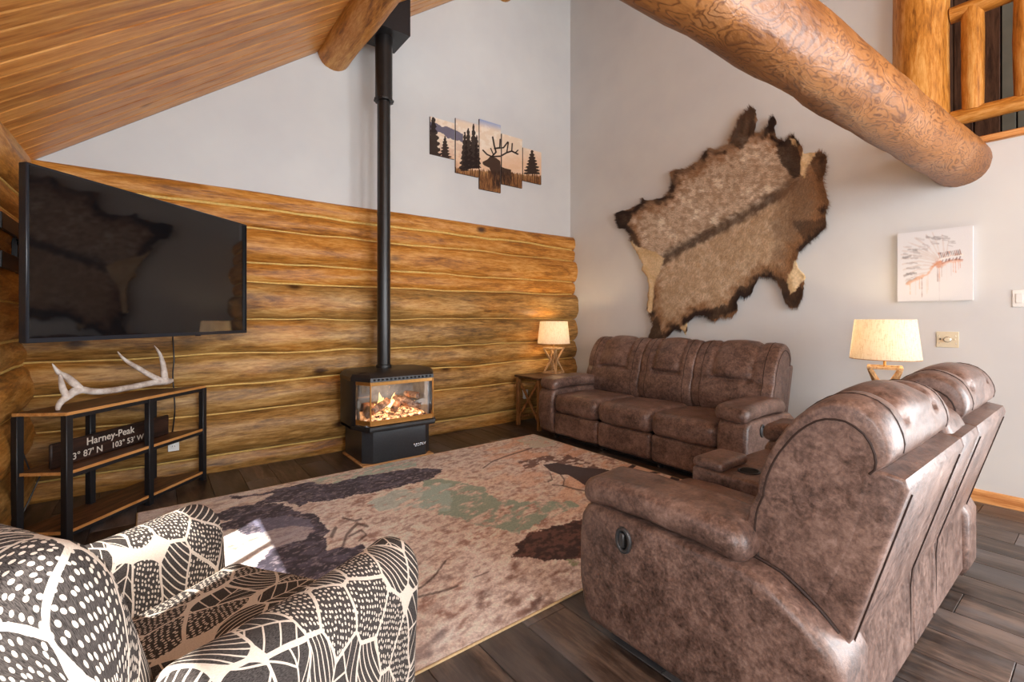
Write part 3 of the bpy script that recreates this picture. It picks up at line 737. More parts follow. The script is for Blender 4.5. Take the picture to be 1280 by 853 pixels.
# ================================================================== RECLINING SOFAS
def wr(p, a=1.0):
    """soft wrinkles for stuffed leather"""
    out = np.array(p)
    for i, q in enumerate(p):
        k = mnoise.noise(Vector((q[0] * 6, q[1] * 6, q[2] * 6))) * 0.007 + mnoise.noise(Vector((q[0] * 17, q[1] * 13, q[2] * 15))) * 0.003
        out[i] = q + k * a * np.array([0.3, 0.5, 1.0])
    return out
BACK_PROF = [(.76, .43), (.70, .44), (.655, .50), (.638, .58), (.642, .66), (.665, .73), (.690, .765), (.682, .80), (.698, .86), (.730, .935), (.775, 1.005), (.83, 1.06), (.89, 1.092), (.95, 1.092), (1.005, 1.06), (1.035, 1.0), (1.035, .945), (1.0, .895), (.97, .75), (.90, .53), (.85, .44)]
def back_cushion(name, parent, x0, x1, scale_z=1.0, seed=0.0, wings=True, prof=BACK_PROF):
    pr = smooth_path([(0, a, z) for a, z in prof] + [(0,) + prof[0]], 4)[:-1]
    pr = np.array([(p.y, p.z) for p in pr]); cen = np.array([0.84, 0.76]); n = 40; m_ = len(pr)
    vs = []; fs = []
    for i in range(n + 1):
        xi = -1 + 2 * i / n; xi = math.sin(xi * PI / 2) if True else xi
        s = max(0.0, 1 - abs(xi) ** 9) ** 0.30; s = max(s, 0.30 if abs(xi) > 0.9999 else s)
        xx = (x0 + x1) / 2 + (x1 - x0) / 2 * xi
        for a, z in pr:
            p = cen + (np.array([a, z]) - cen) * (0.86 + 0.14 * s) if abs(xi) < 0.9999 else cen + (np.array([a, z]) - cen) * 0.80
            front = 1.0 if a < 0.86 or z > 1.02 else 0.0
            d = 0.0
            if wings and front:
                g = math.exp(-((abs(xi) - 0.50) / 0.045) ** 2) * min(1, max(0, (z - 0.73) / 0.10)) * 0.022
                cr = math.exp(-((z - 0.768) / 0.018) ** 2) * (0.014 if abs(xi) < 0.5 else -0.012)
                puff = 0.016 * max(0, 1 - (xi / 0.48) ** 2) * min(1, max(0, (z - 0.76) / 0.08))
                gather = 0.006 * math.sin(z * 115 + seed) * math.exp(-((abs(xi) - 0.46) / 0.10) ** 2) * (1 if z > 0.74 else 0.4)
                low = 0.014 * max(0, 1 - (xi / 0.85) ** 2) * math.exp(-((z - 0.60) / 0.09) ** 2)
                d = g + cr - puff + gather - low
            d += 0.006 * mnoise.noise(Vector((xx * 7 + seed, a * 7, z * 7))) + 0.0025 * mnoise.noise(Vector((xx * 22 + seed, a * 18, z * 18)))
            nrm = (np.array([a, z]) - np.array([0.87, 0.76])); nrm = nrm / np.linalg.norm(nrm)
            p = p - nrm * d
            vs.append((xx, p[0], p[1] * scale_z))
    for i in range(n):
        for k in range(m_): fs.append((i * m_ + k, i * m_ + (k + 1) % m_, (i + 1) * m_ + (k + 1) % m_, (i + 1) * m_ + k))
    fs.append(tuple(range(m_))[::-1]); fs.append(tuple(n * m_ + k for k in range(m_)))
    bm = bmesh.new(); me = bpy.data.meshes.new('t'); me.from_pydata(vs, [], fs); bm.from_mesh(me); bpy.data.meshes.remove(me)
    cob = bmfin(name, bm, 'leather', parent, True, angle=70)
    if wings:
        for sgn in (-1, 1):
            want = sgn * (1 - 0.17 / (x1 - x0))
            i = min(range(n + 1), key=lambda q: abs(math.sin((-1 + 2 * q / n) * PI / 2) - want))
            tube('seam', [vs[i * m_ + k] for k in range(2, int(m_ * 0.78), 2)], 0.0032, 'seam_shade_brown', cob, 6)
            e_ = 0 if sgn < 0 else n
            tube('seam', [vs[e_ * m_ + k] for k in range(2, int(m_ * 0.80), 2)], 0.0034, 'seam_shade_brown', cob, 6)
    return cob
ARM = 0.235
def recliner(root, W, seats):
    # arms
    out = [(.05, .055), (.012, .10), (-.012, .22), (-.012, .40), (.0, .49), (.03, .535), (.08, .548), (.68, .545), (.76, .53), (.86, .47), (.93, .41), (.955, .36), (.955, .10), (.93, .055)]
    for side in (0, 1):
        xa = 0 if side == 0 else W - ARM
        arm = prism('arm', out, xa, xa + ARM, 'x', 'leather', root, 0.034, 4, angle=60)
        def dfm(v):
            u = v.copy(); y = v[:, 1] / 0.37
            u[:, 2] += 0.018 * (1 - y ** 2) - 0.020 * np.clip(-y - 0.55, 0, 1) ** 1 * (v[:, 2] > -1) - 0.03 * np.clip(y - 0.75, 0, 1)
            u[:, 0] *= 1 - 0.10 * np.clip(np.abs(y) - 0.7, 0, 1)
            return wr(u, 1.2)
        inw = 0.016 if side == 0 else -0.016
        pad = cushion('arm_pad', (xa + ARM / 2 + inw, 0.345, 0.592), (0.265, 0.70, 0.12), 0.056, 'leather', root, 16, dfm)
        xo = xa if side == 0 else xa + ARM; sg = -1 if side == 0 else 1
        # seam along the outer edge of the pad
        sp = [(xo + sg * (-0.0165), 0.345 + t, 0.580 + 0.016 * (1 - (t / .37) ** 2)) for t in np.linspace(-0.29, 0.29, 14)]
        tube('seam', sp, 0.0030, 'seam_shade_brown', pad, 6)
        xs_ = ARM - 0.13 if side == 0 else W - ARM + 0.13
        tube('seam', smooth_path([(xs_ - sg * -0.002, a, z) for a, z in ((.66, .552), (.72, .543), (.78, .524), (.86, .474), (.915, .425))], 4), 0.0055, 'seam_shade_brown', arm, 6)  # dark strip standing in for contact shade between arm and back, not stitching
        # lever cup
        ov = [(xo + sg * 0.003, 0.235 + 0.030 * math.cos(a), 0.462 + 0.043 * math.sin(a)) for a in np.linspace(0, 2 * PI, 25)]
        lv = tube('release_cup', ov, 0.0085, 'lever_grey', arm, 8, False)
        mk('cup_recess', [(xo + sg * 0.002, 0.235, 0.462)] + [(xo + sg * 0.002, 0.235 + 0.027 * math.cos(a), 0.462 + 0.040 * math.sin(a)) for a in np.linspace(0, 2 * PI, 24, endpoint=False)],
           [(0, 1 + k, 1 + (k + 1) % 24) for k in range(24)], 'dark_recess', arm, False)
        box('release_lever', (xo + sg * 0.005, 0.228, 0.462), (0.010, 0.026, 0.056), 'lever_grey', arm, 0.004)
    # underframe and glides
    box('underframe', (W / 2, 0.50, 0.055), (W - 0.10, 0.80, 0.05), 'black_metal', root, 0.004)
    for fx in (0.16, 0.16 + (W - .32) / 3, 0.16 + 2 * (W - .32) / 3, W - 0.16):
        for fy in (0.13, 0.86):
            lathe('glide', [(0.001, 0.0), (0.030, 0.0), (0.034, 0.008), (0.024, 0.020), (0.010, 0.034)], 'chrome', root, 16, (fx, fy, 0.0), caps=True)
    for i, (x0, x1, kind) in enumerate(seats):
        xc = (x0 + x1) / 2; ww = x1 - x0
        bx0 = x0 - 0.13 if i == 0 else x0; bx1 = x1 + 0.13 if i == len(seats) - 1 else x1      # end backs reach out over the arms
        if kind == 'seat':
            def ds(v):
                u = v.copy(); y = v[:, 1] / 0.31; xx = v[:, 0] / (ww / 2)
                top = v[:, 2] > 0
                u[:, 2] += np.where(top, 0.020 * (1 - xx ** 2) * (1 - y ** 2) - 0.012 * np.clip(y, 0, 1), 0)
                u[:, 1] -= np.clip(-y - 0.5, 0, 1) * 0.02 * (1 - xx ** 2)
                return wr(u + np.array([xc, 0, 0]), 1.0) - np.array([xc, 0, 0])
            cushion('seat_cushion', (xc, 0.348, 0.398), (ww - 0.006, 0.70, 0.205), 0.075, 'leather', root, 16, ds)
            cushion('footrest_panel', (xc, 0.055, 0.185), (ww - 0.006, 0.085, 0.235), 0.036, 'leather', root, 12, lambda v: wr(v + np.array([xc, 0, 0]), 0.8) - np.array([xc, 0, 0]))
            back_cushion('back_cushion', root, bx0 + 0.002, bx1 - 0.002, 1.0, 3.3 * i + W)
        else:
            cb = cushion('console', (xc, 0.32, 0.30), (ww - 0.008, 0.60, 0.48), 0.022, 'leather', root, 10)
            cushion('console_lid', (xc, 0.105, 0.563), (ww - 0.012, 0.17, 0.055), 0.026, 'leather', root, 10)
            for yy in (0.255, 0.375):
                ring = [(xc + 0.052 * math.cos(a), yy + 0.048 * math.sin(a), 0.5415) for a in np.linspace(0, 2 * PI, 29)]
                h_ = tube('cup_holder', ring, 0.005, 'black_plastic', cb, 8, False)
                vs, fs = lathe_data([(0.050, 0.0), (0.001, 0.0)], 28, (xc, yy, 0.5412)); mk('cup_well', vs, fs, 'dark_recess', h_, False)
            back_cushion('back_cushion', root, x0 + 0.004, x1 - 0.004, 0.90, 7.1, False,
                         [(a + 0.06 if a < 0.8 else a, z) for a, z in BACK_PROF])
        # rear shell of this seat
        shell = [(.82, .42), (.83, .13), (.935, .10), (.93, .38), (1.068, .87), (1.06, .897), (1.01, .908), (.95, .89)]
        prism('back_shell', shell, bx0 + 0.003, bx1 - 0.003, 'x', 'leather', root, 0.012, 3, angle=50)
        if kind == 'seat':
            for xs in (bx0 + 0.05, bx1 - 0.05):
                tube('seam', [(xs, .9325 + max(0, z - .38) * .2816, z) for z in np.linspace(0.14, 0.85, 12)], 0.0022, 'seam_shade_brown', root, 6)

sofa = thing('reclining_sofa', 'brown leather three seat reclining sofa under the hide', 'sofa', (3.42, 3.96, 0.0), -PI / 2)
sw = (2.31 - 2 * ARM) / 3
recliner(sofa, 2.31, [(ARM + k * sw, ARM + (k + 1) * sw, 'seat') for k in range(3)])
love = thing('reclining_loveseat', 'brown leather reclining loveseat with cup holder console, seen from behind', 'loveseat', (3.35, 1.40, 0.0), PI)
recliner(love, 1.91, [(ARM, 0.81, 'seat'), (0.81, 1.10, 'console'), (1.10, 1.91 - ARM, 'seat')])

# ================================================================== GAS STOVE
SX, SY = 1.81, 4.30
pad = box('hearth_pad', (1.805, 4.306, 0.009), (0.69, 0.56, 0.018), 'hearth_wood', None, 0.004)
tag(pad, 'thin pale wooden pad under the black stove', 'hearth pad')
st = thing('gas_stove', 'black gas stove with burning log fire and tall flue pipe', 'stove', (SX, SY, 0.018))
def sprism(name, outl, z0, z1, mat, parent, bev=0.006, seg=2):
    return prism(name, outl, z0 - 0.018, z1 - 0.018, 'z', mat, parent, bev, seg, angle=35)
ped = sprism('pedestal', [(-.33, .26), (-.33, -.19), (-.255, -.265), (.255, -.265), (.33, -.19), (.33, .26)], 0.018, 0.335, 'stove_blue_black', st)
plan = [(-.405, .17), (-.405, -.125), (-.375, -.17), (-.31, -.27), (.31, -.27), (.375, -.17), (.405, -.125), (.405, .17), (.34, .23), (-.34, .23)]
# cabinet: sides and back only, the front is the glazed bay
sprism('cabinet', [(-.405, .17), (-.405, -.125), (-.375, -.165), (-.355, -.15), (-.355, .20), (-.30, .215), (.30, .215), (.355, .20), (.355, -.15), (.375, -.165), (.405, -.125), (.405, .17), (.34, .23), (-.34, .23)], 0.315, 0.755, 'stove_black', st)
sprism('base_lip', [(-.405, .16), (-.405, -.13), (-.38, -.175), (-.315, -.345), (.315, -.345), (.38, -.175), (.405, -.13), (.405, .16)], 0.315, 0.352, 'stove_black', st, 0.008)
sprism('lower_trim', [(-.385, -.165), (-.318, -.355), (.318, -.355), (.385, -.165), (.37, -.165), (.308, -.340), (-.308, -.340), (-.37, -.165)], 0.352, 0.362, 'stove_blue_black', st, 0.002)
# hood: a tapered lid with a rounded front
bm = bmesh.new()
lev = [(0.752, 1.0, -.335), (0.785, 1.0, -.330), (0.812, .965, -.285), (0.828, .90, -.20), (0.832, .82, -.13)]
rings = []
for z, s, yf in lev:
    o8 = [(-.41, .17), (-.41, -.13), (-.38, -.18), (-.305, yf), (.305, yf), (.38, -.18), (.41, -.13), (.41, .17), (.34, .235), (-.34, .235)]
    rings.append([bm.verts.new((x * s, max(y_, yf) if y_ < 0 else y_ * (0.9 + 0.1 * s), z - 0.018)) for x, y_ in o8])
for a_, b_ in zip(rings[:-1], rings[1:]):
    for k in range(10): bm.faces.new((a_[k], a_[(k + 1) % 10], b_[(k + 1) % 10], b_[k]))
bm.faces.new(rings[0][::-1]); bm.faces.new(rings[-1])
hood = bmfin('hood', bm, 'stove_black', st, True, angle=25)
for k in range(15):
    box('louvre', (-.27 + k * 0.0386, -.3345, 0.752), (0.020, 0.006, 0.016), 'dark_recess', hood, 0.001)
# firebox
zb = -0.018
bm = bmesh.new()
for c_, s_ in (((0, .19, .55), (.70, .015, .40)), ((-.345, .02, .55), (.012, .34, .40)), ((.345, .02, .55), (.012, .34, .40)), ((0, -.05, .365), (.66, .48, .012)), ((0, .02, .748), (.70, .36, .008))):
    add_box(bm, (c_[0], c_[1], c_[2] + zb), s_)
bmfin('firebox', bm, 'firebox_grey', st, False)
# glazing bay: front pane and two angled side panes, with bronze trims
pane = box('front_pane', (0, -.326, .565 + zb), (.602, .004, .375), 'clear_glass', st, 0)
for s in (-1, 1):
    d_ = Vector((0.074, 0.155, 0)); c_ = Vector((s * (0.303 + 0.037), -.3255 + 0.0775, .565 + zb))
    box('side_pane', c_, (d_.length, .004, .375), 'clear_glass', st, 0, Matrix.Rotation(math.atan2(d_.y, s * d_.x), 3, 'Z'))
    tube('corner_trim', [(s * .303, -.328, .375 + zb), (s * .303, -.328, .755 + zb)], 0.007, 'bronze', st, 8)
box('bronze_sill', (0, -.318, .388 + zb), (.60, .014, .045), 'bronze', st, 0.003)
box('bronze_header', (0, -.318, .735 + zb), (.60, .014, .032), 'bronze', st, 0.003)
for s in (-1, 1):
    d_ = Vector((0.074, 0.155, 0)); c_ = Vector((s * (0.303 + 0.033), -.318 + 0.0775, 0))
    for z_, h_ in ((.388, .045), (.735, .032)):
        box('bronze_sill' if z_ < .5 else 'bronze_header', c_ + Vector((0, 0, z_ + zb)), (d_.length, .010, h_), 'bronze', st, 0.002, Matrix.Rotation(math.atan2(d_.y, s * d_.x), 3, 'Z'))
# ember bed, ceramic logs, flames
vs = []; fs = []; nx_, ny_ = 40, 18
for i in range(nx_ + 1):
    for j in range(ny_ + 1):
        x = -.29 + .58 * i / nx_; y_ = -.26 + .30 * j / ny_
        z = .40 + .05 * (j / ny_) + 0.022 * mnoise.noise(Vector((x * 22, y_ * 22, 1))) + 0.012 * mnoise.noise(Vector((x * 60, y_ * 60, 3)))
        if i in (0, nx_) or j in (0, ny_): z = .372
        vs.append((x, y_, z + zb))
for i in range(nx_):
    for j in range(ny_): fs.append((i * (ny_ + 1) + j, (i + 1) * (ny_ + 1) + j, (i + 1) * (ny_ + 1) + j + 1, i * (ny_ + 1) + j + 1))
emb = mk('ember_bed', vs, fs, 'embers', st, True); emb['kind'] = 'stuff'
for k, (p0, p1, r) in enumerate((((-.25, .02, .48), (.20, .06, .47), .042), ((-.22, -.13, .455), (-.02, -.03, .52), .036), ((.26, -.15, .46), (.04, .0, .54), .040), ((-.02, -.16, .46), (.14, .04, .52), .034), ((-.28, -.20, .44), (-.22, -.02, .50), .036), ((.20, .06, .56), (.27, -.08, .55), .036))):
    round_log('ceramic_log', [q + Vector((0, 0, zb)) for q in ptsline(p0, p1, 10)], interp([r * .85, r, r * .9], 11), 'fire_log', st, 14, 0.22, k * 5.0)
for k, (fx, fy, h_, r) in enumerate(((-.09, -.02, .15, .035), (-.055, -.02, .10, .03), (.045, -.02, .135, .036), (.085, -.03, .085, .028), (.0, -.04, .07, .03), (.16, -.06, .07, .03), (.23, -.10, .055, .025), (-.14, -.03, .05, .022))):
    pts = [Vector((fx + 0.012 * math.sin(t * 5 + k) * t, fy, .46 + h_ * t + zb)) for t in np.linspace(0, 1, 9)]
    tube('flame', pts, [r * q for q in (.55, .9, 1, .85, .66, .46, .28, .13, .02)], 'flame', st, 10)
# badge on the pedestal: a small raised script mark
bp = [Vector((.135 + .125 * t, -.2685, .105 + .014 * math.sin(t * 34) * (1 - .3 * t) + .006 * t)) for t in np.linspace(0, 1, 70)]
tube('badge', bp, 0.0028, 'chrome', ped, 6)
# flue
ptop = ceil_z(SX) - 0.018
FY = 0.12
tube('flue_pipe', [(0, FY, .80), (0, FY, 3.50)], 0.063, 'pipe_black', st, 32)
lathe('flue_collar', [(0.064, 0.0), (0.074, 0.0), (0.074, 0.03), (0.064, 0.035)], 'pipe_black', st, 32, (0, FY, .808))
for zz in (1.66, 2.30): lathe('pipe_joint', [(0.063, 0.0), (0.0645, 0.002), (0.0645, 0.03), (0.063, 0.032)], 'pipe_black', st, 32, (0, FY, zz))
tube('flue_sleeve', [(0, FY, 3.44), (0, FY, 4.06)], 0.083, 'pipe_black', st, 32)
rg = lathe('sleeve_ring', [(0.064, -.01), (0.090, -.006), (0.092, 0.012), (0.084, 0.016)], 'pipe_black', st, 32, (0, FY, 3.43))
for k in range(12):
    a = 2 * PI * k / 12; box('ring_tab', (.091 * math.cos(a), FY + .091 * math.sin(a), 3.434), (.010, .010, .022), 'black_metal', rg, .002)
# support box cut to the slope of the roof
hb = 0.192
bm = bmesh.new(); vv = []
for sx_ in (-1, 1):
    for sy_ in (-1, 1):
        zt = ceil_z(SX + sx_ * hb) - 0.02
        vv.append((bm.verts.new((sx_ * hb, FY + sy_ * hb, 4.05)), bm.verts.new((sx_ * hb, FY + sy_ * hb, zt))))
(a0, a1), (b0, b1), (c0, c1), (d0, d1) = vv
for f in ((a0, b0, d0, c0), (a1, c1, d1, b1), (a0, a1, b1, b0), (c0, d0, d1, c1), (a0, c0, c1, a1), (b0, b1, d1, d0)): bm.faces.new(f)
bmfin('flue_box', bm, 'stove_black', st, False)
fl = bpy.data.lights.new('fire_light', 'POINT'); fo = bpy.data.objects.new('fire_light', fl); C.objects.link(fo); fo.parent = st
fl.energy = 2.2; fl.color = (1, 0.5, 0.2); fl.shadow_soft_size = 0.06; fo.location = (0, -.10, .62)

# ================================================================== TELEVISION on its corner mount
TL = Vector((-0.468, 3.137, 0)); TR = Vector((0.599, 4.219, 0)); tdir = (TR - TL).normalized(); tnor = Vector((tdir.y, -tdir.x, 0))
tw = (TR - TL).length; tc = (TL + TR) / 2; TZ0, TZ1 = 1.197, 2.054; th = TZ1 - TZ0
tv = thing('television', 'large flat screen television mounted across the log corner', 'television', (tc.x, tc.y, TZ0), math.atan2(tdir.y, tdir.x))
# local x along the screen, -y towards the room
bm = bmesh.new(); add_box(bm, (0, 0.022, th / 2), (tw, 0.044, th), 0.004)
bmfin('casing', bm, 'tv_bezel', tv)
box('screen', (0, -0.0015, th / 2 + 0.006), (tw - 0.022, 0.003, th - 0.034), 'tv_screen', tv, 0)
bm = bmesh.new(); add_box(bm, (0, 0.065, th * 0.42), (tw * 0.62, 0.05, th * 0.55), 0.015); bmfin('rear_housing', bm, 'black_plastic', tv)
lathe('indicator', [(0.001, -0.006), (0.016, -0.006), (0.018, 0), (0.001, 0)], 'black_plastic', tv, 16, (0.28, 0.012, 0.0))
ya, yb_ = 3.62, 4.16; zc0, zc1 = 1.588, 1.885; xw = -0.640
for z_ in (zc0 + .045, zc1 - .045): bar('mount_rail', (xw, ya, z_), (xw, yb_, z_), 0.022, 0.09, 'black_metal', tv, 0.003, (0, 0, 1), True)
for y_ in (ya + .02, yb_ - .03): bar('mount_upright', (xw - .022, y_, zc0), (xw - .022, y_, zc1), 0.04, 0.03, 'black_metal', tv, 0.003, (1, 0, 0), True)
q = tc + Vector((-tnor.x, -tnor.y, 0)) * 0.085
for z_ in (1.67, 1.77): bar('swing_arm', (xw, yb_ - .08, z_), (q.x, q.y, z_), 0.04, 0.025, 'black_metal', tv, 0.004, (0, 0, 1), True)
cp = smooth_path([onY(215, 395, 4.62), onY(216.5, 430, 4.58), onY(217.5, 450, 4.56), onY(216, 470, 4.56), onY(218.5, 508, 4.55), onY(217, 530, 4.57), onY(214, 549, 4.60)], 6)
tag(tube('power_cable', cp, 0.005, 'black_plastic', None, 8), 'thin black cable hanging down from the television to the outlet', 'cable')

# ================================================================== CORNER TV STAND
SFL = Vector((-0.392, 3.735, 0)); SFR = Vector((0.345, 4.545, 0)); sdir = (SFR - SFL).normalized(); sin_ = Vector((-sdir.y, sdir.x, 0)); slen = (SFR - SFL).length
stand = thing('tv_stand', 'three tier corner stand with dark wood shelves and black metal legs', 'tv stand', (SFL.x, SFL.y, 0), math.atan2(sdir.y, sdir.x))
# local: x along the front edge, y towards the corner
sh = [(0, 0), (slen, 0), (slen - 0.04, 0.06), (slen - 0.16, 0.17), (slen - 0.20, 0.29), (0.10, 0.29), (-0.05, 0.285)]
LEG = 0.040
for z_ in (0.766, 0.420, 0.075):
    s_ = prism('shelf', sh, z_ - 0.018, z_, 'z', 'stand_wood', stand, 0.0, angle=30)
    bar('edge_band', (0, -0.001, z_ - 0.009), (slen, -0.001, z_ - 0.009), 0.004, 0.018, 'stand_edge', s_, 0)
    bar('edge_band', (-0.0008, 0, z_ - 0.009), (-0.0508, 0.285, z_ - 0.009), 0.004, 0.018, 'stand_edge', s_, 0)
    bar('frame_rail', (0.02, 0.014, z_ - 0.032), (slen - 0.02, 0.014, z_ - 0.032), 0.02, 0.024, 'black_metal', stand, 0.002)
legs = [(0.012, 0.012), (slen * 0.525, 0.012), (slen - 0.012, 0.012), (-0.040, 0.265), (slen * 0.36, 0.268), (slen - 0.21, 0.268)]
for lx_, ly_ in legs: box('leg', (lx_, ly_, 0.374), (LEG, LEG, 0.748), 'black_metal', stand, 0.003)
for p0, p1 in (((-.040, .265, .62), (.03, .275, .42)), ((-.040, .265, .12), (.10, .275, .38)), ((slen * .36, .268, .55), (slen * .36 - .16, .275, .42)), ((slen * .36, .268, .55), (slen * .36 + .16, .275, .42)),
               ((slen * .36, .268, .26), (slen * .36 - .16, .275, .39)), ((slen * .36, .268, .26), (slen * .36 + .16, .275, .39)), ((slen - .21, .268, .57), (slen - .33, .275, .44)), ((slen - .21, .268, .30), (slen - .33, .275, .38))):
    tube('cross_brace', [p0, p1], 0.004, 'black_metal', stand, 6)

# name board leaning on the middle shelf
sb = thing('name_board', 'dark wooden board lettered Harney Peak with its coordinates on the middle shelf', 'sign', tuple(SFL + sin_ * 0.14 + Vector((0, 0, 0.4205))), math.atan2(sdir.y, sdir.x))
bo = box('board', (0.455, 0.0, 0.075), (0.86, 0.022, 0.15), 'sign_wood', sb, 0.008)
def lettering(txt, x, z, size, parent, thick=0.0006):
    cu = bpy.data.curves.new('t', 'FONT'); cu.body = txt; cu.size = size; cu.extrude = thick; cu.offset = 0.0004; cu.resolution_u = 3
    t_ = bpy.data.objects.new('t', cu); C.objects.link(t_)
    dg = bpy.context.evaluated_depsgraph_get(); me = bpy.data.meshes.new_from_object(t_.evaluated_get(dg))
    bpy.data.objects.remove(t_); bpy.data.curves.remove(cu)
    me.transform(Matrix.Translation((x, -0.0125, z)) @ Matrix.Rotation(PI / 2, 4, 'X'))
    return fin('lettering', me, 'letter_white', parent, False)
lettering('Harney-Peak', 0.235, 0.088, 0.066, sb)
lettering("43° 87' N", 0.118, 0.022, 0.058, sb)
lettering("103° 53' W", 0.405, 0.022, 0.053, sb)

# shed antler on the top shelf
pl_p = SFL + sin_ * 0.10; pl_n = sin_
AC = lambda a, b_: onPlane(60 + a / 7.53, 420 + b_ / 7.53, pl_p, pl_n)
an = thing('shed_antler', 'pale shed elk antler lying along the top of the stand', 'antler', tuple(SFL + sin_ * .1 + sdir * .4 + Vector((0, 0, 0.766))))
def ant(name, pts, rad, push=None):
    P = [AC(a, b_) for a, b_ in pts]
    if push: P = [p + sin_ * k for p, k in zip(P, push)]
    P = smooth_path(P, 5); R_ = interp(rad, len(P))
    round_log(name, P, R_, 'antler', an, 12, 0.10, 3.0 + len(pts), True)
ant('main_beam', [(1165, 420), (1110, 430), (1000, 440), (800, 480), (600, 515), (440, 525), (330, 510), (260, 520), (190, 565)], [.016, .026, .0225, .021, .020, .020, .022, .026, .020])
ant('tine', [(1060, 420), (960, 370), (850, 305), (760, 250), (700, 205), (655, 148)], [.021, .018, .016, .013, .009, .002])
ant('tine', [(1100, 425), (1090, 330), (1078, 250), (1050, 165), (1000, 92)], [.024, .020, .016, .011, .002])
ant('tine', [(215, 555), (160, 590), (120, 625), (96, 668), (92, 700)], [.020, .020, .017, .014, .010])
ant('tine', [(175, 575), (145, 510), (125, 440), (114, 362)], [.019, .017, .014, .008])
ant('tine', [(300, 500), (250, 440), (200, 385), (150, 345), (112, 262)], [.022, .022, .018, .014, .002], [0, .01, .02, .035, .05])

# ================================================================== SIDE TABLES AND LAMPS
def side_table(label, x, y, sx_, sy_, h_):
    t = thing('side_table', label, 'side table', (x, y, 0.0))
    box('table_top', (0, 0, h_ - 0.0125), (sx_, sy_, 0.025), 'table_top_wood', t, 0.004)
    for ax in (-1, 1):
        for ay in (-1, 1): box('leg', (ax * (sx_ / 2 - .035), ay * (sy_ / 2 - .035), (h_ - .025) / 2), (.042, .042, h_ - .025), 'table_wood', t, .003)
    for ax in (-1, 1):
        X = ax * (sx_ / 2 - .035)
        bar('brace', (X, -sy_ / 2 + .05, .10), (X, sy_ / 2 - .05, h_ - .05), .02, .03, 'table_wood', t, .002, (0, 0, 1))
        bar('brace', (X, sy_ / 2 - .05, .10), (X, -sy_ / 2 + .05, h_ - .05), .014, .03, 'table_wood', t, .002, (0, 0, 1))
    for ay in (-1, 1): bar('stretcher', (-sx_ / 2 + .05, ay * (sy_ / 2 - .035), .10), (sx_ / 2 - .05, ay * (sy_ / 2 - .035), .10), .02, .03, 'table_wood', t, .002)
    return t
side_table('rustic wooden side table in the corner between the log wall and the sofa', 3.84, 4.32, 0.60, 0.46, 0.615)
side_table('rustic wooden side table between the sofa and the loveseat', 4.22, 1.12, 0.46, 0.46, 0.650)
def table_lamp(label, x, y, z):
    t = thing('table_lamp', label, 'lamp', (x, y, z), 0.25, 'matching table lamps with linen shades')
    for zz, s_ in ((0.010, .20), (0.315, .20)):
        bm = bmesh.new()
        for k in (-1, 1):
            add_box(bm, (k * (s_ / 2 - .011), 0, zz), (.022, s_, .018), .002); add_box(bm, (0, k * (s_ / 2 - .011), zz), (s_ - .044, .022, .018), .002)
        bmfin('base_frame' if zz < .1 else 'top_frame', bm, 'lamp_wood', t)
    for ax, ay in ((1, 0), (-1, 0), (0, 1), (0, -1)):
        n_ = Vector((ax, ay, 0)); u_ = Vector((-ay, ax, 0))
        for s in (-1, 1):
            bar('strut', n_ * .089 + u_ * (.085 * s) + Vector((0, 0, .018)), n_ * .046 + u_ * (.010 * s) + Vector((0, 0, .165)), .018, .018, 'lamp_wood', t, .002, n_)
            bar('strut', n_ * .046 + u_ * (.010 * s) + Vector((0, 0, .165)), n_ * .089 + u_ * (.085 * s) + Vector((0, 0, .306)), .018, .018, 'lamp_wood', t, .002, n_)
    tube('stem', [(0, 0, .30), (0, 0, .45)], .009, 'bronze', t, 12)
    bar('stem_bridge', (-.09, 0, .315), (.09, 0, .315), .012, .012, 'lamp_wood', t, .001)
    lathe('bulb', [(.001, .0), (.014, .0), (.016, .02), (.030, .05), (.032, .07), (.022, .095), (.001, .105)], 'bulb', t, 16, (0, 0, .44))
    lathe('shade', [(.205, .375), (.175, .655), (.172, .655), (.202, .375), (.205, .375)], 'linen_shade', t, 48, angle=60)
    tube('shade_ring', [(.204 * math.cos(a), .204 * math.sin(a), .376) for a in np.linspace(0, 2 * PI, 41)], .003, 'lamp_wood', t, 6, False)
    for a in (0, 2 * PI / 3, 4 * PI / 3): tube('spider', [(0, 0, .60), (.176 * math.cos(a), .176 * math.sin(a), .645)], .002, 'bronze', t, 6)
    tube('harp', [(0, 0, .44), (.05, 0, .50), (.045, 0, .58), (0, 0, .60)], .002, 'bronze', t, 6)
    l = bpy.data.lights.new('bulb_light', 'POINT'); lo_ = bpy.data.objects.new('bulb_light', l); C.objects.link(lo_); lo_.parent = t
    l.energy = 6; l.color = (1, .76, .48); l.shadow_soft_size = .035; lo_.location = (0, 0, .585)
    return t
table_lamp('lit table lamp with linen shade and wooden hourglass base by the log wall', 4.03, 4.37, 0.615)
table_lamp('lit table lamp with linen shade behind the loveseat', 4.13, 1.02, 0.650)

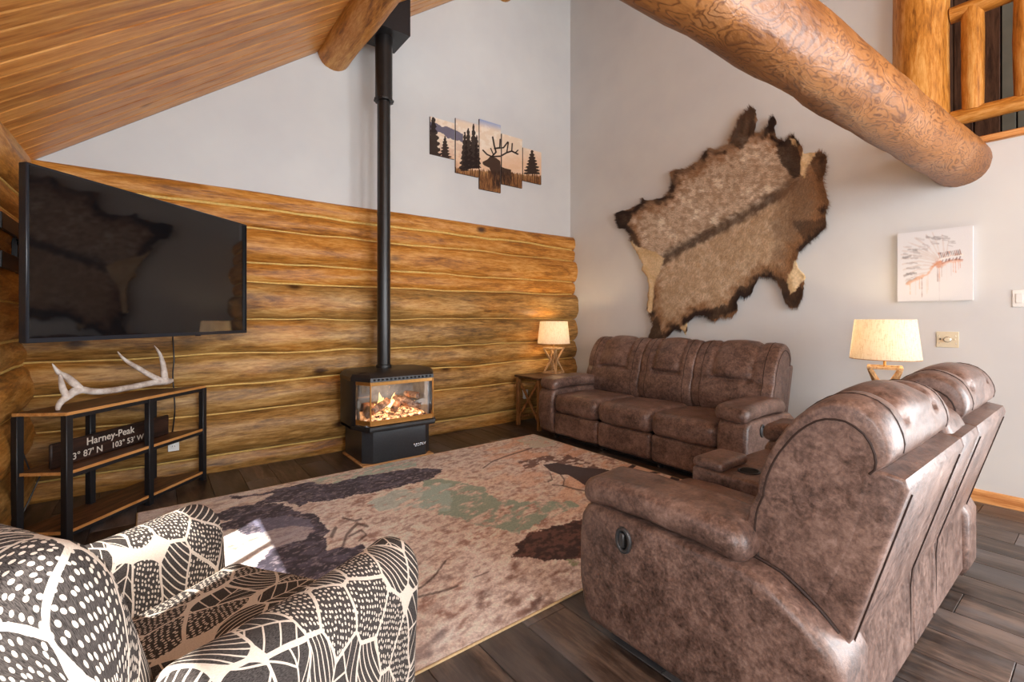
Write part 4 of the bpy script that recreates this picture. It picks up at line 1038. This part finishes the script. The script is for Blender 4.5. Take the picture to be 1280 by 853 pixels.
# ================================================================== WALL PLATES
def plate(name, label, c, nrm, w_, h_, mat, kind):
    t = thing(name, label, 'wall plate', tuple(c), math.atan2(nrm[1], nrm[0]) + PI / 2)
    box('cover', (0, -.003, 0), (w_, .006, h_), mat, t, .002)
    if kind == 'outlet': box('back_box', (0, .03, 0), (w_ - .012, .06, h_ - .012), 'white_plastic', t, .002)
    if kind == 'dimmer':
        vs, fs = lathe_data([(.001, .022), (.014, .022), (.017, .018), (.019, 0)], 20)
        vs = [(a, -b2 - .005, c2) for a, c2, b2 in vs]; mk('knob', vs, fs, mat, t, True, angle=40)
        vs, fs = lathe_data([(.001, .003), (.021, .003), (.022, 0)], 20); vs = [(a, -b2 - .005, c2) for a, c2, b2 in vs]; mk('knob_ring', vs, fs, 'chrome', t, True)
        for s in (-1, 1): box('toggle', (s * .040, -.008, .003), (.008, .010, .012), 'lever_grey' if s < 0 else mat, t, .002)
        for s in (-1, 1):
            for z_ in (-.028, .028): box('screw', (s * .046, -.0065, z_), (.006, .002, .006), 'chrome', t, .001)
    elif kind == 'outlet':
        for z_ in (-.02, .02):
            f = box('socket', (0, -.0075, z_), (.030, .004, .028), mat, t, .002)
            for s in (-1, 1): box('slot', (s * .007, -.0098, z_ + .002), (.0025, .002, .010), 'dark_recess', f, 0)
    else:
        for s in (-1, 1): box('rocker', (s * .024, -.008, 0), (.034, .006, .066), mat, t, .002)
    return t
pc = onX(1184.5, 424.7, XB); plate('dimmer_plate', 'almond dimmer switch plate beside the lamp shade', (XB, pc.y, pc.z), (-1, 0), .125, .118, 'almond_plastic', 'dimmer')
pc = onX(1281, 373, XB); plate('light_switch', 'white light switch plate on the white wall', (XB, pc.y, pc.z), (-1, 0), .116, .118, 'white_plastic', 'switch')
pc = onY(217, 555, 4.57); plate('wall_outlet', 'white electrical outlet on the logs behind the stand', (pc.x, 4.57, pc.z), (0, -1), .072, .114, 'white_plastic', 'outlet')
pc = onY(657, 493, 4.585); plate('wall_outlet', 'white electrical outlet on the logs behind the side table', (pc.x, 4.585, pc.z), (0, -1), .072, .114, 'white_plastic', 'outlet')

# ================================================================== ELK PICTURE IN FIVE PANELS
def elk_cols(P):
    q = project(P); a = (q[:, 0] - 500) * 5.333; b_ = (q[:, 1] - 120) * 5.333     # picture coordinates
    hz = 480 + 0.09 * (a - 370)                                                  # grass line
    X, Z = P[:, 0], P[:, 2]
    sky = np.tile(lin((232, 212, 188)), (len(P), 1))
    n = fbm(X * 16, Z * 24, 5)
    sky = mixc(sky, lin((240, 226, 208)), sstep(.45, .65, n))
    sky = mixc(sky, lin((226, 180, 140)), sstep(330, 470, b_ + (n - .5) * 60) * .7)
    sky = mixc(sky, lin((150, 168, 205)), sstep(215, 150, b_ - 0.25 * (a - 530)) * (a > 350))
    ridge = (b_ > 185 + 0.35 * (a - 240) + (n - .5) * 40) & (b_ < 245 + 0.40 * (a - 240) + (n - .5) * 50) & (a < 420)
    sky = mixc(sky, lin((84, 84, 112)), ridge * .9)
    sky = mixc(sky, lin((196, 150, 120)), ((b_ > 300) & (a < 420)) * .5 * sstep(.4, .6, n))
    g = fbm(X * 150, Z * 14, 9); grass = mixc(np.tile(lin((92, 58, 34)), (len(P), 1)), lin((150, 104, 62)), sstep(.4, .68, g))
    grass = mixc(grass, lin((172, 128, 84)), sstep(50, 0, b_ - hz) * sstep(.4, .6, g))
    c = np.where((b_ > hz + (g - .5) * 40)[:, None], grass, sky)
    dark = lin((40, 28, 24))
    j = fbm(X * 90, Z * 60, 13)
    for tx, ty, hh, ww in ((222, 128, 300, 62), (300, 268, 150, 42), (432, 240, 260, 42), (455, 215, 270, 46), (490, 185, 300, 44), (512, 260, 220, 30), (880, 362, 160, 60)):
        fr = (b_ - ty) / hh
        cone = (fr > 0) & (fr < 1) & (np.abs(a - tx) < ww * (0.12 + 0.88 * np.clip(fr, 0, 1)) * (0.55 + 0.45 * np.abs(np.sin(fr * 24 + tx))) * (0.7 + 0.6 * j))
        c = mixc(c, dark, cone * .97)
    body = inpoly(a, b_, [(550, 440), (580, 425), (600, 405), (640, 412), (668, 435), (672, 470), (700, 482), (740, 492), (745, 560), (730, 612), (620, 620), (610, 520), (596, 480), (565, 465), (552, 455)])
    c = mixc(c, lin((56, 36, 26)), body * (0.97 - 0.55 * sstep(500, 560, b_) * sstep(.45, .6, g)))
    for pts, wd in (([(612, 405), (640, 375), (628, 330), (618, 275)], 5), ([(630, 350), (665, 345), (668, 290)], 4.5), ([(640, 350), (690, 345), (718, 308)], 4.5), ([(612, 405), (580, 390), (553, 362)], 4.5), ([(622, 390), (605, 350)], 3.5),
                    ([(618, 405), (670, 402), (712, 378), (745, 368), (785, 388)], 5), ([(712, 378), (722, 310)], 4), ([(745, 368), (748, 318)], 4), ([(770, 378), (786, 362)], 3.5)):
        c = mixc(c, dark, sstep(wd + 2, wd - 1, dseg(a, b_, pts)))
    return c
pan = [((538, 146), (568.5, 153.8), (538, 192.8), (568, 198.8), 'outermost small elk picture panel, showing a dark pine and a blue ridge'),
       ((569.6, 148), (598.4, 155), (569.8, 216), (598.4, 221.6), 'tall elk picture panel showing a clump of dark pines'),
       ((599.4, 148.7), (626, 156.6), (599.4, 236.3), (626, 241.3), 'tallest elk picture panel, showing the head of the elk'),
       ((627.2, 166.9), (652.8, 174.4), (627.5, 231), (652.8, 234.8), 'elk picture panel showing antler tips and the elk back'),
       ((653.8, 184.7), (676.6, 190.3), (653.8, 226.5), (676.6, 230.3), 'small elk picture panel with one lone pine, nearest the corner')]
for tl, tr, bl, br, lab in pan:
    YP = YA - 0.022
    p = [onY(a, b_, YP) for a, b_ in (tl, tr, bl, br)]
    xa, xb_ = (p[0].x + p[2].x) / 2, (p[1].x + p[3].x) / 2; zt, zb_ = (p[0].z + p[1].z) / 2, (p[2].z + p[3].z) / 2
    t = thing('canvas_panel', lab, 'picture', ((xa + xb_) / 2, YA, zb_), 0, 'five panel elk picture')
    box('stretcher_block', ((xa + xb_) / 2, YA - .0105, (zt + zb_) / 2), (xb_ - xa, .020, zt - zb_), 'panel_side', t, .001, world=True)
    grid_paint('print', (xa, YP, zb_), (xb_ - xa, 0, 0), (0, 0, zt - zb_), 90, int(90 * (zt - zb_) / (xb_ - xa)), elk_cols, 'elk_print', t, True)

# ================================================================== FEATHER HEADDRESS CANVAS
def crown_cols(P):
    q = project(P); a = (q[:, 0] - 1110) * 7.108; b_ = (q[:, 1] - 270) * 7.108
    Yn = P[:, 1]; Z = P[:, 2]
    c = np.tile(lin((216, 218, 222)), (len(P), 1)); n = fbm(Yn * 40, Z * 40, 4)
    R_ = random.Random(5)
    def stroke(pts, wd, col, k):
        nonlocal c
        d = dseg(a, b_, pts); c = mixc(c, lin(col), sstep(wd * 1.7, wd * .3, d + (n - .5) * wd * 2.4) * k)
    fan = [((470, 375), (395, 150)), ((460, 375), (340, 170)), ((450, 378), (240, 195)), ((440, 380), (180, 235)), ((440, 385), (140, 275)), ((435, 390), (125, 310)), ((430, 400), (120, 345)), ((425, 405), (120, 380)), ((415, 420), (130, 430)), ((405, 440), (135, 480)), ((390, 470), (140, 530)), ((370, 500), (155, 580)), ((500, 360), (480, 170)), ((520, 350), (540, 215))]
    for (x0, y0), (x1, y1) in fan:
        mx_, my_ = (x0 + x1) / 2, (y0 + y1) / 2 - 22
        stroke([(x0, y0), (mx_, my_), (x1, y1)], 6, (206, 198, 196), .7)
        for _ in range(3):
            t = R_.uniform(.5, .95); sx_, sy_ = x0 + (x1 - x0) * t, y0 + (y1 - y0) * t - 10
            stroke([(sx_, sy_), (sx_ + R_.uniform(30, 70), sy_ + R_.uniform(-4, 14))], R_.uniform(4, 8), R_.choice([(162, 160, 166), (186, 183, 187), (146, 142, 146)]), .5)
    for s_ in ([(145, 535), (190, 515), (250, 508)], [(165, 595), (210, 572), (240, 560)], [(135, 372), (200, 355)], [(345, 185), (420, 205), (460, 205)], [(180, 300), (250, 305)]): stroke(s_, 9, (132, 128, 132), .6)
    stroke([(170, 600), (280, 550), (350, 520), (410, 440), (470, 410)], 12, (214, 164, 128), .7)
    stroke([(415, 440), (450, 400), (480, 420), (440, 450)], 20, (196, 130, 96), .75)
    arc = [(450, 395), (500, 375), (560, 355), (620, 342), (660, 345)]; arc2 = [(480, 425), (540, 400), (600, 388), (660, 392)]
    stroke(arc, 6, (236, 226, 220), .9); stroke(arc2, 8, (172, 108, 84), .75); stroke([(p[0], p[1] + 12) for p in arc2], 9, (214, 168, 140), .55)
    for k in range(13):
        x0 = 462 + k * 15.5; y0 = 378 - (x0 - 450) * .17
        stroke([(x0, y0 - 4), (x0 - 12, y0 - 44)], 4.2, R_.choice([(132, 82, 66), (176, 122, 100), (96, 72, 72)]), .8)
        if k % 2: stroke([(x0 + 10, y0 + 18), (x0 + 2, y0 + 36)], 5, (110, 80, 78), .75)
    for x0, y0, ln, col in ((455, 450, 130, (204, 150, 118)), (440, 470, 110, (150, 120, 116)), (475, 440, 100, (190, 176, 176)), (300, 555, 165, (160, 128, 122)), (195, 600, 95, (222, 186, 160)), (355, 530, 120, (210, 196, 192)), (560, 420, 110, (206, 200, 204)), (600, 410, 90, (208, 150, 118)), (625, 405, 70, (214, 160, 130)), (640, 400, 60, (200, 140, 112)), (580, 415, 80, (214, 176, 156)), (520, 430, 140, (216, 212, 216)), (455, 560, 190, (204, 202, 208)), (245, 585, 110, (216, 206, 204)), (345, 560, 130, (220, 206, 198)), (280, 560, 90, (206, 172, 150))):
        stroke([(x0, y0), (x0 + 2, y0 + ln)], 4.5, col, .6)
    return c
p = [onX(a, b_, XB - .03) for a, b_ in ((1121.7, 292.6), (1216.6, 281.5), (1121.7, 377.6), (1215.6, 375.1))]
ya, yb_ = (p[0].y + p[2].y) / 2, (p[1].y + p[3].y) / 2; zt, zb_ = (p[0].z + p[1].z) / 2, (p[2].z + p[3].z) / 2
t = thing('headdress_canvas', 'white square canvas with a painted feather headdress', 'picture', (XB, (ya + yb_) / 2, zb_))
box('stretched_canvas', (XB - .0155, (ya + yb_) / 2, (zt + zb_) / 2), (.027, ya - yb_, zt - zb_), 'canvas_side', t, .002, world=True)
grid_paint('painting', (XB - .0302, ya, zb_), (0, yb_ - ya, 0), (0, 0, zt - zb_), 200, 190, crown_cols, 'canvas_print', t, True)

# ================================================================== HIDE ON THE WALL
HX = lambda pts: [(740 + a / 2.5844, 110 + b_ / 2.5844) for a, b_ in pts]
hide_out = [(80, 405), (95, 398), (120, 395), (160, 375), (165, 355), (172, 362), (190, 365), (235, 355), (258, 325), (262, 300), (255, 270), (275, 265), (310, 262), (345, 240), (370, 205), (385, 192), (400, 202), (440, 185), (460, 150), (480, 100), (500, 78), (515, 63), (530, 70), (533, 105), (525, 150), (545, 150), (570, 125), (578, 97), (590, 95), (597, 110), (590, 130), (600, 165), (625, 175), (640, 158), (655, 155), (662, 170), (680, 190), (685, 212), (725, 210), (740, 207), (755, 215), (760, 240), (752, 270), (745, 300), (755, 330), (765, 370), (755, 410), (757, 450), (735, 470), (700, 500), (670, 530), (660, 560), (665, 580), (690, 605), (685, 640), (680, 680), (665, 710), (645, 713), (625, 690), (615, 650), (600, 625), (580, 610), (540, 610), (530, 630), (520, 660), (495, 680), (480, 670), (470, 690), (472, 720), (455, 740), (420, 740), (395, 755), (370, 735), (335, 735), (310, 760), (305, 800), (295, 785), (270, 780), (250, 800), (240, 812), (190, 818), (185, 800), (200, 770), (195, 740), (180, 720), (185, 640), (180, 610), (160, 590), (165, 570), (125, 495), (130, 480), (110, 455), (90, 455), (80, 430)]
HP = 4.668
o2 = []
ho = hide_out + [hide_out[0]]
for (x0, y0), (x1, y1) in zip(ho[:-1], ho[1:]):
    k = max(1, int(math.hypot(x1 - x0, y1 - y0) / 7))
    for i in range(k):
        t = i / k; x = x0 + (x1 - x0) * t; y = y0 + (y1 - y0) * t
        x += 4.5 * mnoise.noise(Vector((x * .11, y * .11, 2))) ; y += 4.5 * mnoise.noise(Vector((x * .11, y * .11, 8)))
        o2.append((x, y))
def hide_cols(a, b_):
    n = fbm(a * .03, b_ * .03, 3, 5); n2 = fbm(a * .09, b_ * .09, 7, 4); n3 = fbm(a * .012, b_ * .012, 17, 3)
    c = np.tile(lin((182, 162, 140)), (len(a), 1))
    c = mixc(c, lin((208, 192, 172)), sstep(.5, .68, n))
    c = mixc(c, lin((148, 122, 98)), sstep(.52, .42, n2) * .7)
    ridge = np.abs(fbm(a * .035, b_ * .035, 29, 2) - .5)
    c = mixc(c, lin((186, 164, 134)), sstep(.022, .0, ridge) * .55 * (a < 520))
    spine = [(225, 560), (300, 512), (420, 452), (510, 402), (590, 355), (660, 305)]
    ds = dseg(a, b_, spine) + (n2 - .5) * 24
    below = sstep(-10, 40, (b_ - 545) + (a - 245) * .58)
    c = mixc(c, lin((172, 146, 112)), below * .55)
    c = mixc(c, lin((62, 46, 36)), sstep(24, 4, ds) * .8)
    head = sstep(590, 660, a + (b_ - 300) * .12 + (n - .5) * 70)
    c = mixc(c, lin((118, 90, 66)), head * .85)
    de = dseg(a, b_, ho) + (n2 - .5) * 34
    c = mixc(c, lin((136, 96, 60)), sstep(58, 22, de) * .75)
    c = mixc(c, lin((44, 30, 24)), sstep(30, 8, de) * (.35 + .65 * sstep(.40, .55, n3)))
    for poly, k in (([(75, 395), (125, 395), (135, 420), (110, 460), (80, 460)], .9), ([(480, 60), (535, 60), (525, 155), (490, 200), (450, 180)], .75), ([(565, 90), (600, 95), (600, 140), (555, 165)], .7), ([(600, 180), (665, 150), (680, 280), (660, 300), (610, 240)], .85),
                    ([(600, 610), (690, 640), (680, 720), (620, 700)], .8), ([(480, 640), (535, 640), (500, 690), (380, 760), (360, 715), (440, 700)], .8), ([(180, 760), (215, 740), (240, 815), (180, 820)], .75), ([(650, 430), (760, 420), (740, 480), (690, 500)], .6), ([(700, 215), (760, 205), (765, 260), (730, 300)], .55), ([(115, 440), (150, 480), (170, 520), (150, 520), (115, 470)], .7)):
        c = mixc(c, lin((40, 28, 22)), inpoly(a + (n - .5) * 22, b_ + (n2 - .5) * 22, poly) * k)
    leather = np.zeros(len(a), bool)
    for poly in ([(118, 488), (150, 515), (200, 525), (238, 550), (225, 590), (205, 640), (198, 720), (178, 735), (180, 610), (150, 590)], [(682, 205), (728, 208), (705, 250), (690, 292), (676, 280), (676, 235)], [(655, 555), (700, 605), (668, 645), (645, 665), (628, 625), (645, 585)], [(640, 165), (662, 165), (668, 190), (650, 185)], [(288, 770), (312, 755), (306, 805), (292, 800)]):
        m_ = inpoly(a + (n2 - .5) * 10, b_ + (n - .5) * 10, poly); leather |= m_
        c = np.where(m_[:, None], mixc(np.tile(lin((206, 178, 134)), (len(a), 1)), lin((222, 198, 158)), sstep(.45, .6, n)), c)
    return c, leather
g = np.array([(x, y) for x in np.arange(76, 772, 5.2) for y in np.arange(58, 824, 5.2)])
g = g + rng.uniform(-1.2, 1.2, g.shape)
o2a = np.array(o2)
ins = inpoly(g[:, 0], g[:, 1], o2a) & (dseg(g[:, 0], g[:, 1], [tuple(q) for q in o2] + [o2[0]]) > 2.6)
allp = np.vstack([o2a, g[ins]])
res = delaunay_2d_cdt([Vector(q) for q in allp], [(i, (i + 1) % len(o2)) for i in range(len(o2))], [], 1, 1e-5)
v2 = np.array([tuple(q) for q in res[0]]); tris = [tuple(f) for f in res[2]]
dE = dseg(v2[:, 0], v2[:, 1], [tuple(q) for q in o2] + [o2[0]])
P3 = np.array([onX(740 + a / 2.5844, 110 + b_ / 2.5844, HP) for a, b_ in v2])
bulge = 0.004 + 0.016 * sstep(0, 60, dE) * (0.5 + fbm(v2[:, 0] * .012, v2[:, 1] * .012, 41, 3)) + 0.010 * (fbm(v2[:, 0] * .05, v2[:, 1] * .05, 43, 3) - .5)
curl = 0.020 * sstep(18, 0, dE) * fbm(v2[:, 0] * .02, v2[:, 1] * .02, 47, 2)
front = P3.copy(); front[:, 0] = HP - bulge - curl
backv = P3.copy(); backv[:, 0] = np.minimum(HP + 0.018, front[:, 0] + 0.010 + 0.012 * sstep(0, 40, dE))
hc, hl = hide_cols(v2[:, 0], v2[:, 1])
N_ = len(v2); cnt = {}
for f in tris:
    for i in range(3):
        e = (f[i], f[(i + 1) % 3]); cnt[tuple(sorted(e))] = cnt.get(tuple(sorted(e)), 0) + 1
side = []
for f in tris:
    for i in range(3):
        e = (f[i], f[(i + 1) % 3])
        if cnt[tuple(sorted(e))] == 1: side.append((e[1], e[0], e[0] + N_, e[1] + N_))
ctr = onX(920, 410, XB)
hide = thing('elk_hide', 'large brown fur hide spread out on the white wall above the sofa', 'hide', (XB, ctr.y, ctr.z))
mk('skin', np.vstack([front, backv]), tris + [tuple(i + N_ for i in f[::-1]) for f in tris] + side, 'hide_fur', hide, True, cols=np.vstack([hc, hc]), world=True)
# combed hair: thin blades rooted in the skin
hc = np.clip(hc * 1.4, 0, .9)
NF = 110000
tr = np.array(tris); A_, B_, C_ = front[tr[:, 0]], front[tr[:, 1]], front[tr[:, 2]]
ar = np.linalg.norm(np.cross(B_ - A_, C_ - A_), axis=1); pick = rng.choice(len(tr), NF, p=ar / ar.sum())
r1 = np.sqrt(rng.random(NF)); r2 = rng.random(NF); wA, wB, wC = 1 - r1, r1 * (1 - r2), r1 * r2
def bary(arr): t_ = tr[pick]; return arr[t_[:, 0]] * wA[:, None] + arr[t_[:, 1]] * wB[:, None] + arr[t_[:, 2]] * wC[:, None]
root = bary(front); uv2 = bary(v2); cl, lth = hide_cols(uv2[:, 0], uv2[:, 1]); keep = ~lth
ed = bary(np.stack([dE, dE], 1))[:, 0]
side_ = np.sign((uv2[:, 1] - 545) + (uv2[:, 0] - 245) * .58)
flow = np.stack([-.80 + side_ * .30, .46 + side_ * .62], 1)           # picture directions: right, down
cx_, cy_ = uv2[:, 0] - 430, uv2[:, 1] - 430
flow += np.stack([cx_, cy_], 1) / 300 * sstep(60, 0, ed)[:, None] * 1.2
flow += rng.normal(0, .28, flow.shape); flow /= np.linalg.norm(flow, axis=1)[:, None]
ln_ = rng.uniform(.018, .036, NF) * (1 + .5 * sstep(40, 0, ed))
tip = root + np.stack([-rng.uniform(.003, .009, NF), -flow[:, 0] * ln_, -flow[:, 1] * ln_], 1)
perp = np.stack([np.zeros(NF), -flow[:, 1], flow[:, 0]], 1) * (rng.uniform(.0008, .0015, NF))[:, None]
perp[:, 1] = flow[:, 1] * np.linalg.norm(perp, axis=1); perp[:, 2] = -flow[:, 0] * np.abs(np.linalg.norm(perp, axis=1)) * 1.0
V = np.stack([root - perp, root + perp, tip], 1)[keep].reshape(-1, 3)
jit = rng.uniform(.72, 1.28, NF)[:, None]
CC = np.repeat((cl * 1.5 * jit)[keep], 3, axis=0); k_ = len(V) // 3
fur = mk('fur', V, np.arange(k_ * 3).reshape(-1, 3).tolist(), 'hide_fur', hide, True, cols=CC, world=True); fur['kind'] = 'stuff'

# ================================================================== LEAF-PRINT ARMCHAIR
def pillow(name, prof, a0, a1, axis, rend, mat, parent, warp=None, uvo=(0, 0), n=26):
    """sweep a closed profile along an axis with rounded ends; cloth coordinates follow the surface"""
    pr = smooth_path([(0,) + tuple(p) for p in prof] + [(0,) + tuple(prof[0])], 4)
    pr = np.array([(p.y, p.z) for p in pr]); m_ = len(pr) - 1
    per = np.concatenate([[0], np.cumsum(np.linalg.norm(np.diff(pr, axis=0), axis=1))])
    cen = pr[:-1].mean(0); rm = np.linalg.norm(pr[:-1] - cen, axis=1).min()
    st_ = []; arc = 0
    for k in range(7):
        th_ = PI / 2 * k / 6; st_.append((rend * (1 - math.cos(th_)) if False else rend - rend * math.sin(PI / 2 - th_) if False else rend * (1 - math.sin(PI / 2 - th_)) * 0 + rend * (1 - math.cos(th_)), rend * (1 - math.sin(th_))))
    seq = [(a0 + d, ins_) for d, ins_ in st_] + [(a, 0.0) for a in np.linspace(a0 + rend, a1 - rend, n)[1:-1]] + [(a1 - d, ins_) for d, ins_ in st_[::-1]]
    vs = []; us = []; U = 0; last = None
    for a, ins_ in seq:
        if last: U += math.hypot(a - last[0], ins_ - last[1])
        last = (a, ins_); us.append(U)
        s = max(0.02, 1 - ins_ / rm)
        for p in pr[:-1]:
            q = cen + (p - cen) * s; vs.append((q[0], a, q[1]) if axis == 'y' else (a, q[0], q[1]))
    fs = []; uv = []
    for i in range(len(seq) - 1):
        for k in range(m_):
            fs.append((i * m_ + k, i * m_ + (k + 1) % m_, (i + 1) * m_ + (k + 1) % m_, (i + 1) * m_ + k))
            uv += [(us[i] + uvo[0], per[k] + uvo[1]), (us[i] + uvo[0], per[k + 1] + uvo[1]), (us[i + 1] + uvo[0], per[k + 1] + uvo[1]), (us[i + 1] + uvo[0], per[k] + uvo[1])]
    for base in (0, (len(seq) - 1) * m_):
        f = tuple(base + k for k in range(m_)); fs.append(f); uv += [(vs[j][0] + uvo[0], vs[j][2] + uvo[1]) for j in f]
    vs = np.array(vs)
    if warp: vs = warp(vs)
    return mk(name, vs, fs, mat, parent, True, uv, angle=80)
CHPHI = math.radians(34.4)
chair = thing('armchair', 'low armchair upholstered in charcoal and cream leaf print', 'armchair', (0.089, 1.479, 0.0), CHPHI - PI / 2)
def soft(v):
    out = v.copy()
    for i, q in enumerate(v):
        out[i] = q + 0.007 * np.array(mnoise.noise_vector(Vector((q[0] * 5, q[1] * 5, q[2] * 5))))
    return out
CZ = 0.012
armp = [(-.085, .10), (.085, .10), (.092, .35), (.092, .52), (.082, .60), (.045, .648), (0, .66), (-.045, .648), (-.082, .60), (-.088, .52), (-.085, .35)]
def armwarp(sx_):
    def f(v):
        u = v.copy(); t = np.clip((v[:, 1] + .36) / .72, 0, 1); h_ = np.clip((v[:, 2] - .10) / .55, 0, 1)
        u[:, 2] += h_ * (.05 * (1 - t) ** 2); u[:, 0] += sx_ * .03 * h_ * t
        u[:, 0] += sx_ * .362; return soft(u)
    return f
pillow('arm', armp, -.36, .37, 'y', .06, 'leaf_print', chair, armwarp(1), (0.3, 0.1))
pillow('arm', armp, -.36, .37, 'y', .06, 'leaf_print', chair, armwarp(-1), (2.1, 0.7))
backp = [(-.44, .12), (-.26, .12), (-.25, .45), (-.28, .62), (-.32, .78), (-.352, .90), (-.40, .955), (-.46, .965), (-.51, .92), (-.52, .80), (-.48, .50)]
pillow('backrest', backp, -.335, .335, 'x', .10, 'leaf_print', chair, lambda v: soft(v), (4.2, 1.3))
def seatd(v):
    u = v.copy(); u[:, 2] += np.where(v[:, 2] > 0, .035 * (1 - (v[:, 0] / .30) ** 2) * (1 - (v[:, 1] / .34) ** 2), 0); return soft(u)
cushion('seat_cushion', (0, .055, .385), (.60, .66, .15), .06, 'leaf_print', chair, 14, seatd, (6.0, 2.0))
cushion('seat_base', (0, .0, .20), (.58, .68, .20), .03, 'leaf_print', chair, 10, None, (7.7, 3.0))
for ax in (-1, 1):
    for ay in (-.30, .30): lathe('foot', [(.016, 0.0), (.018, 0.0), (.026, .10), (.001, .10)], 'black_metal', chair, 16, (ax * .31, ay, CZ), caps=False)
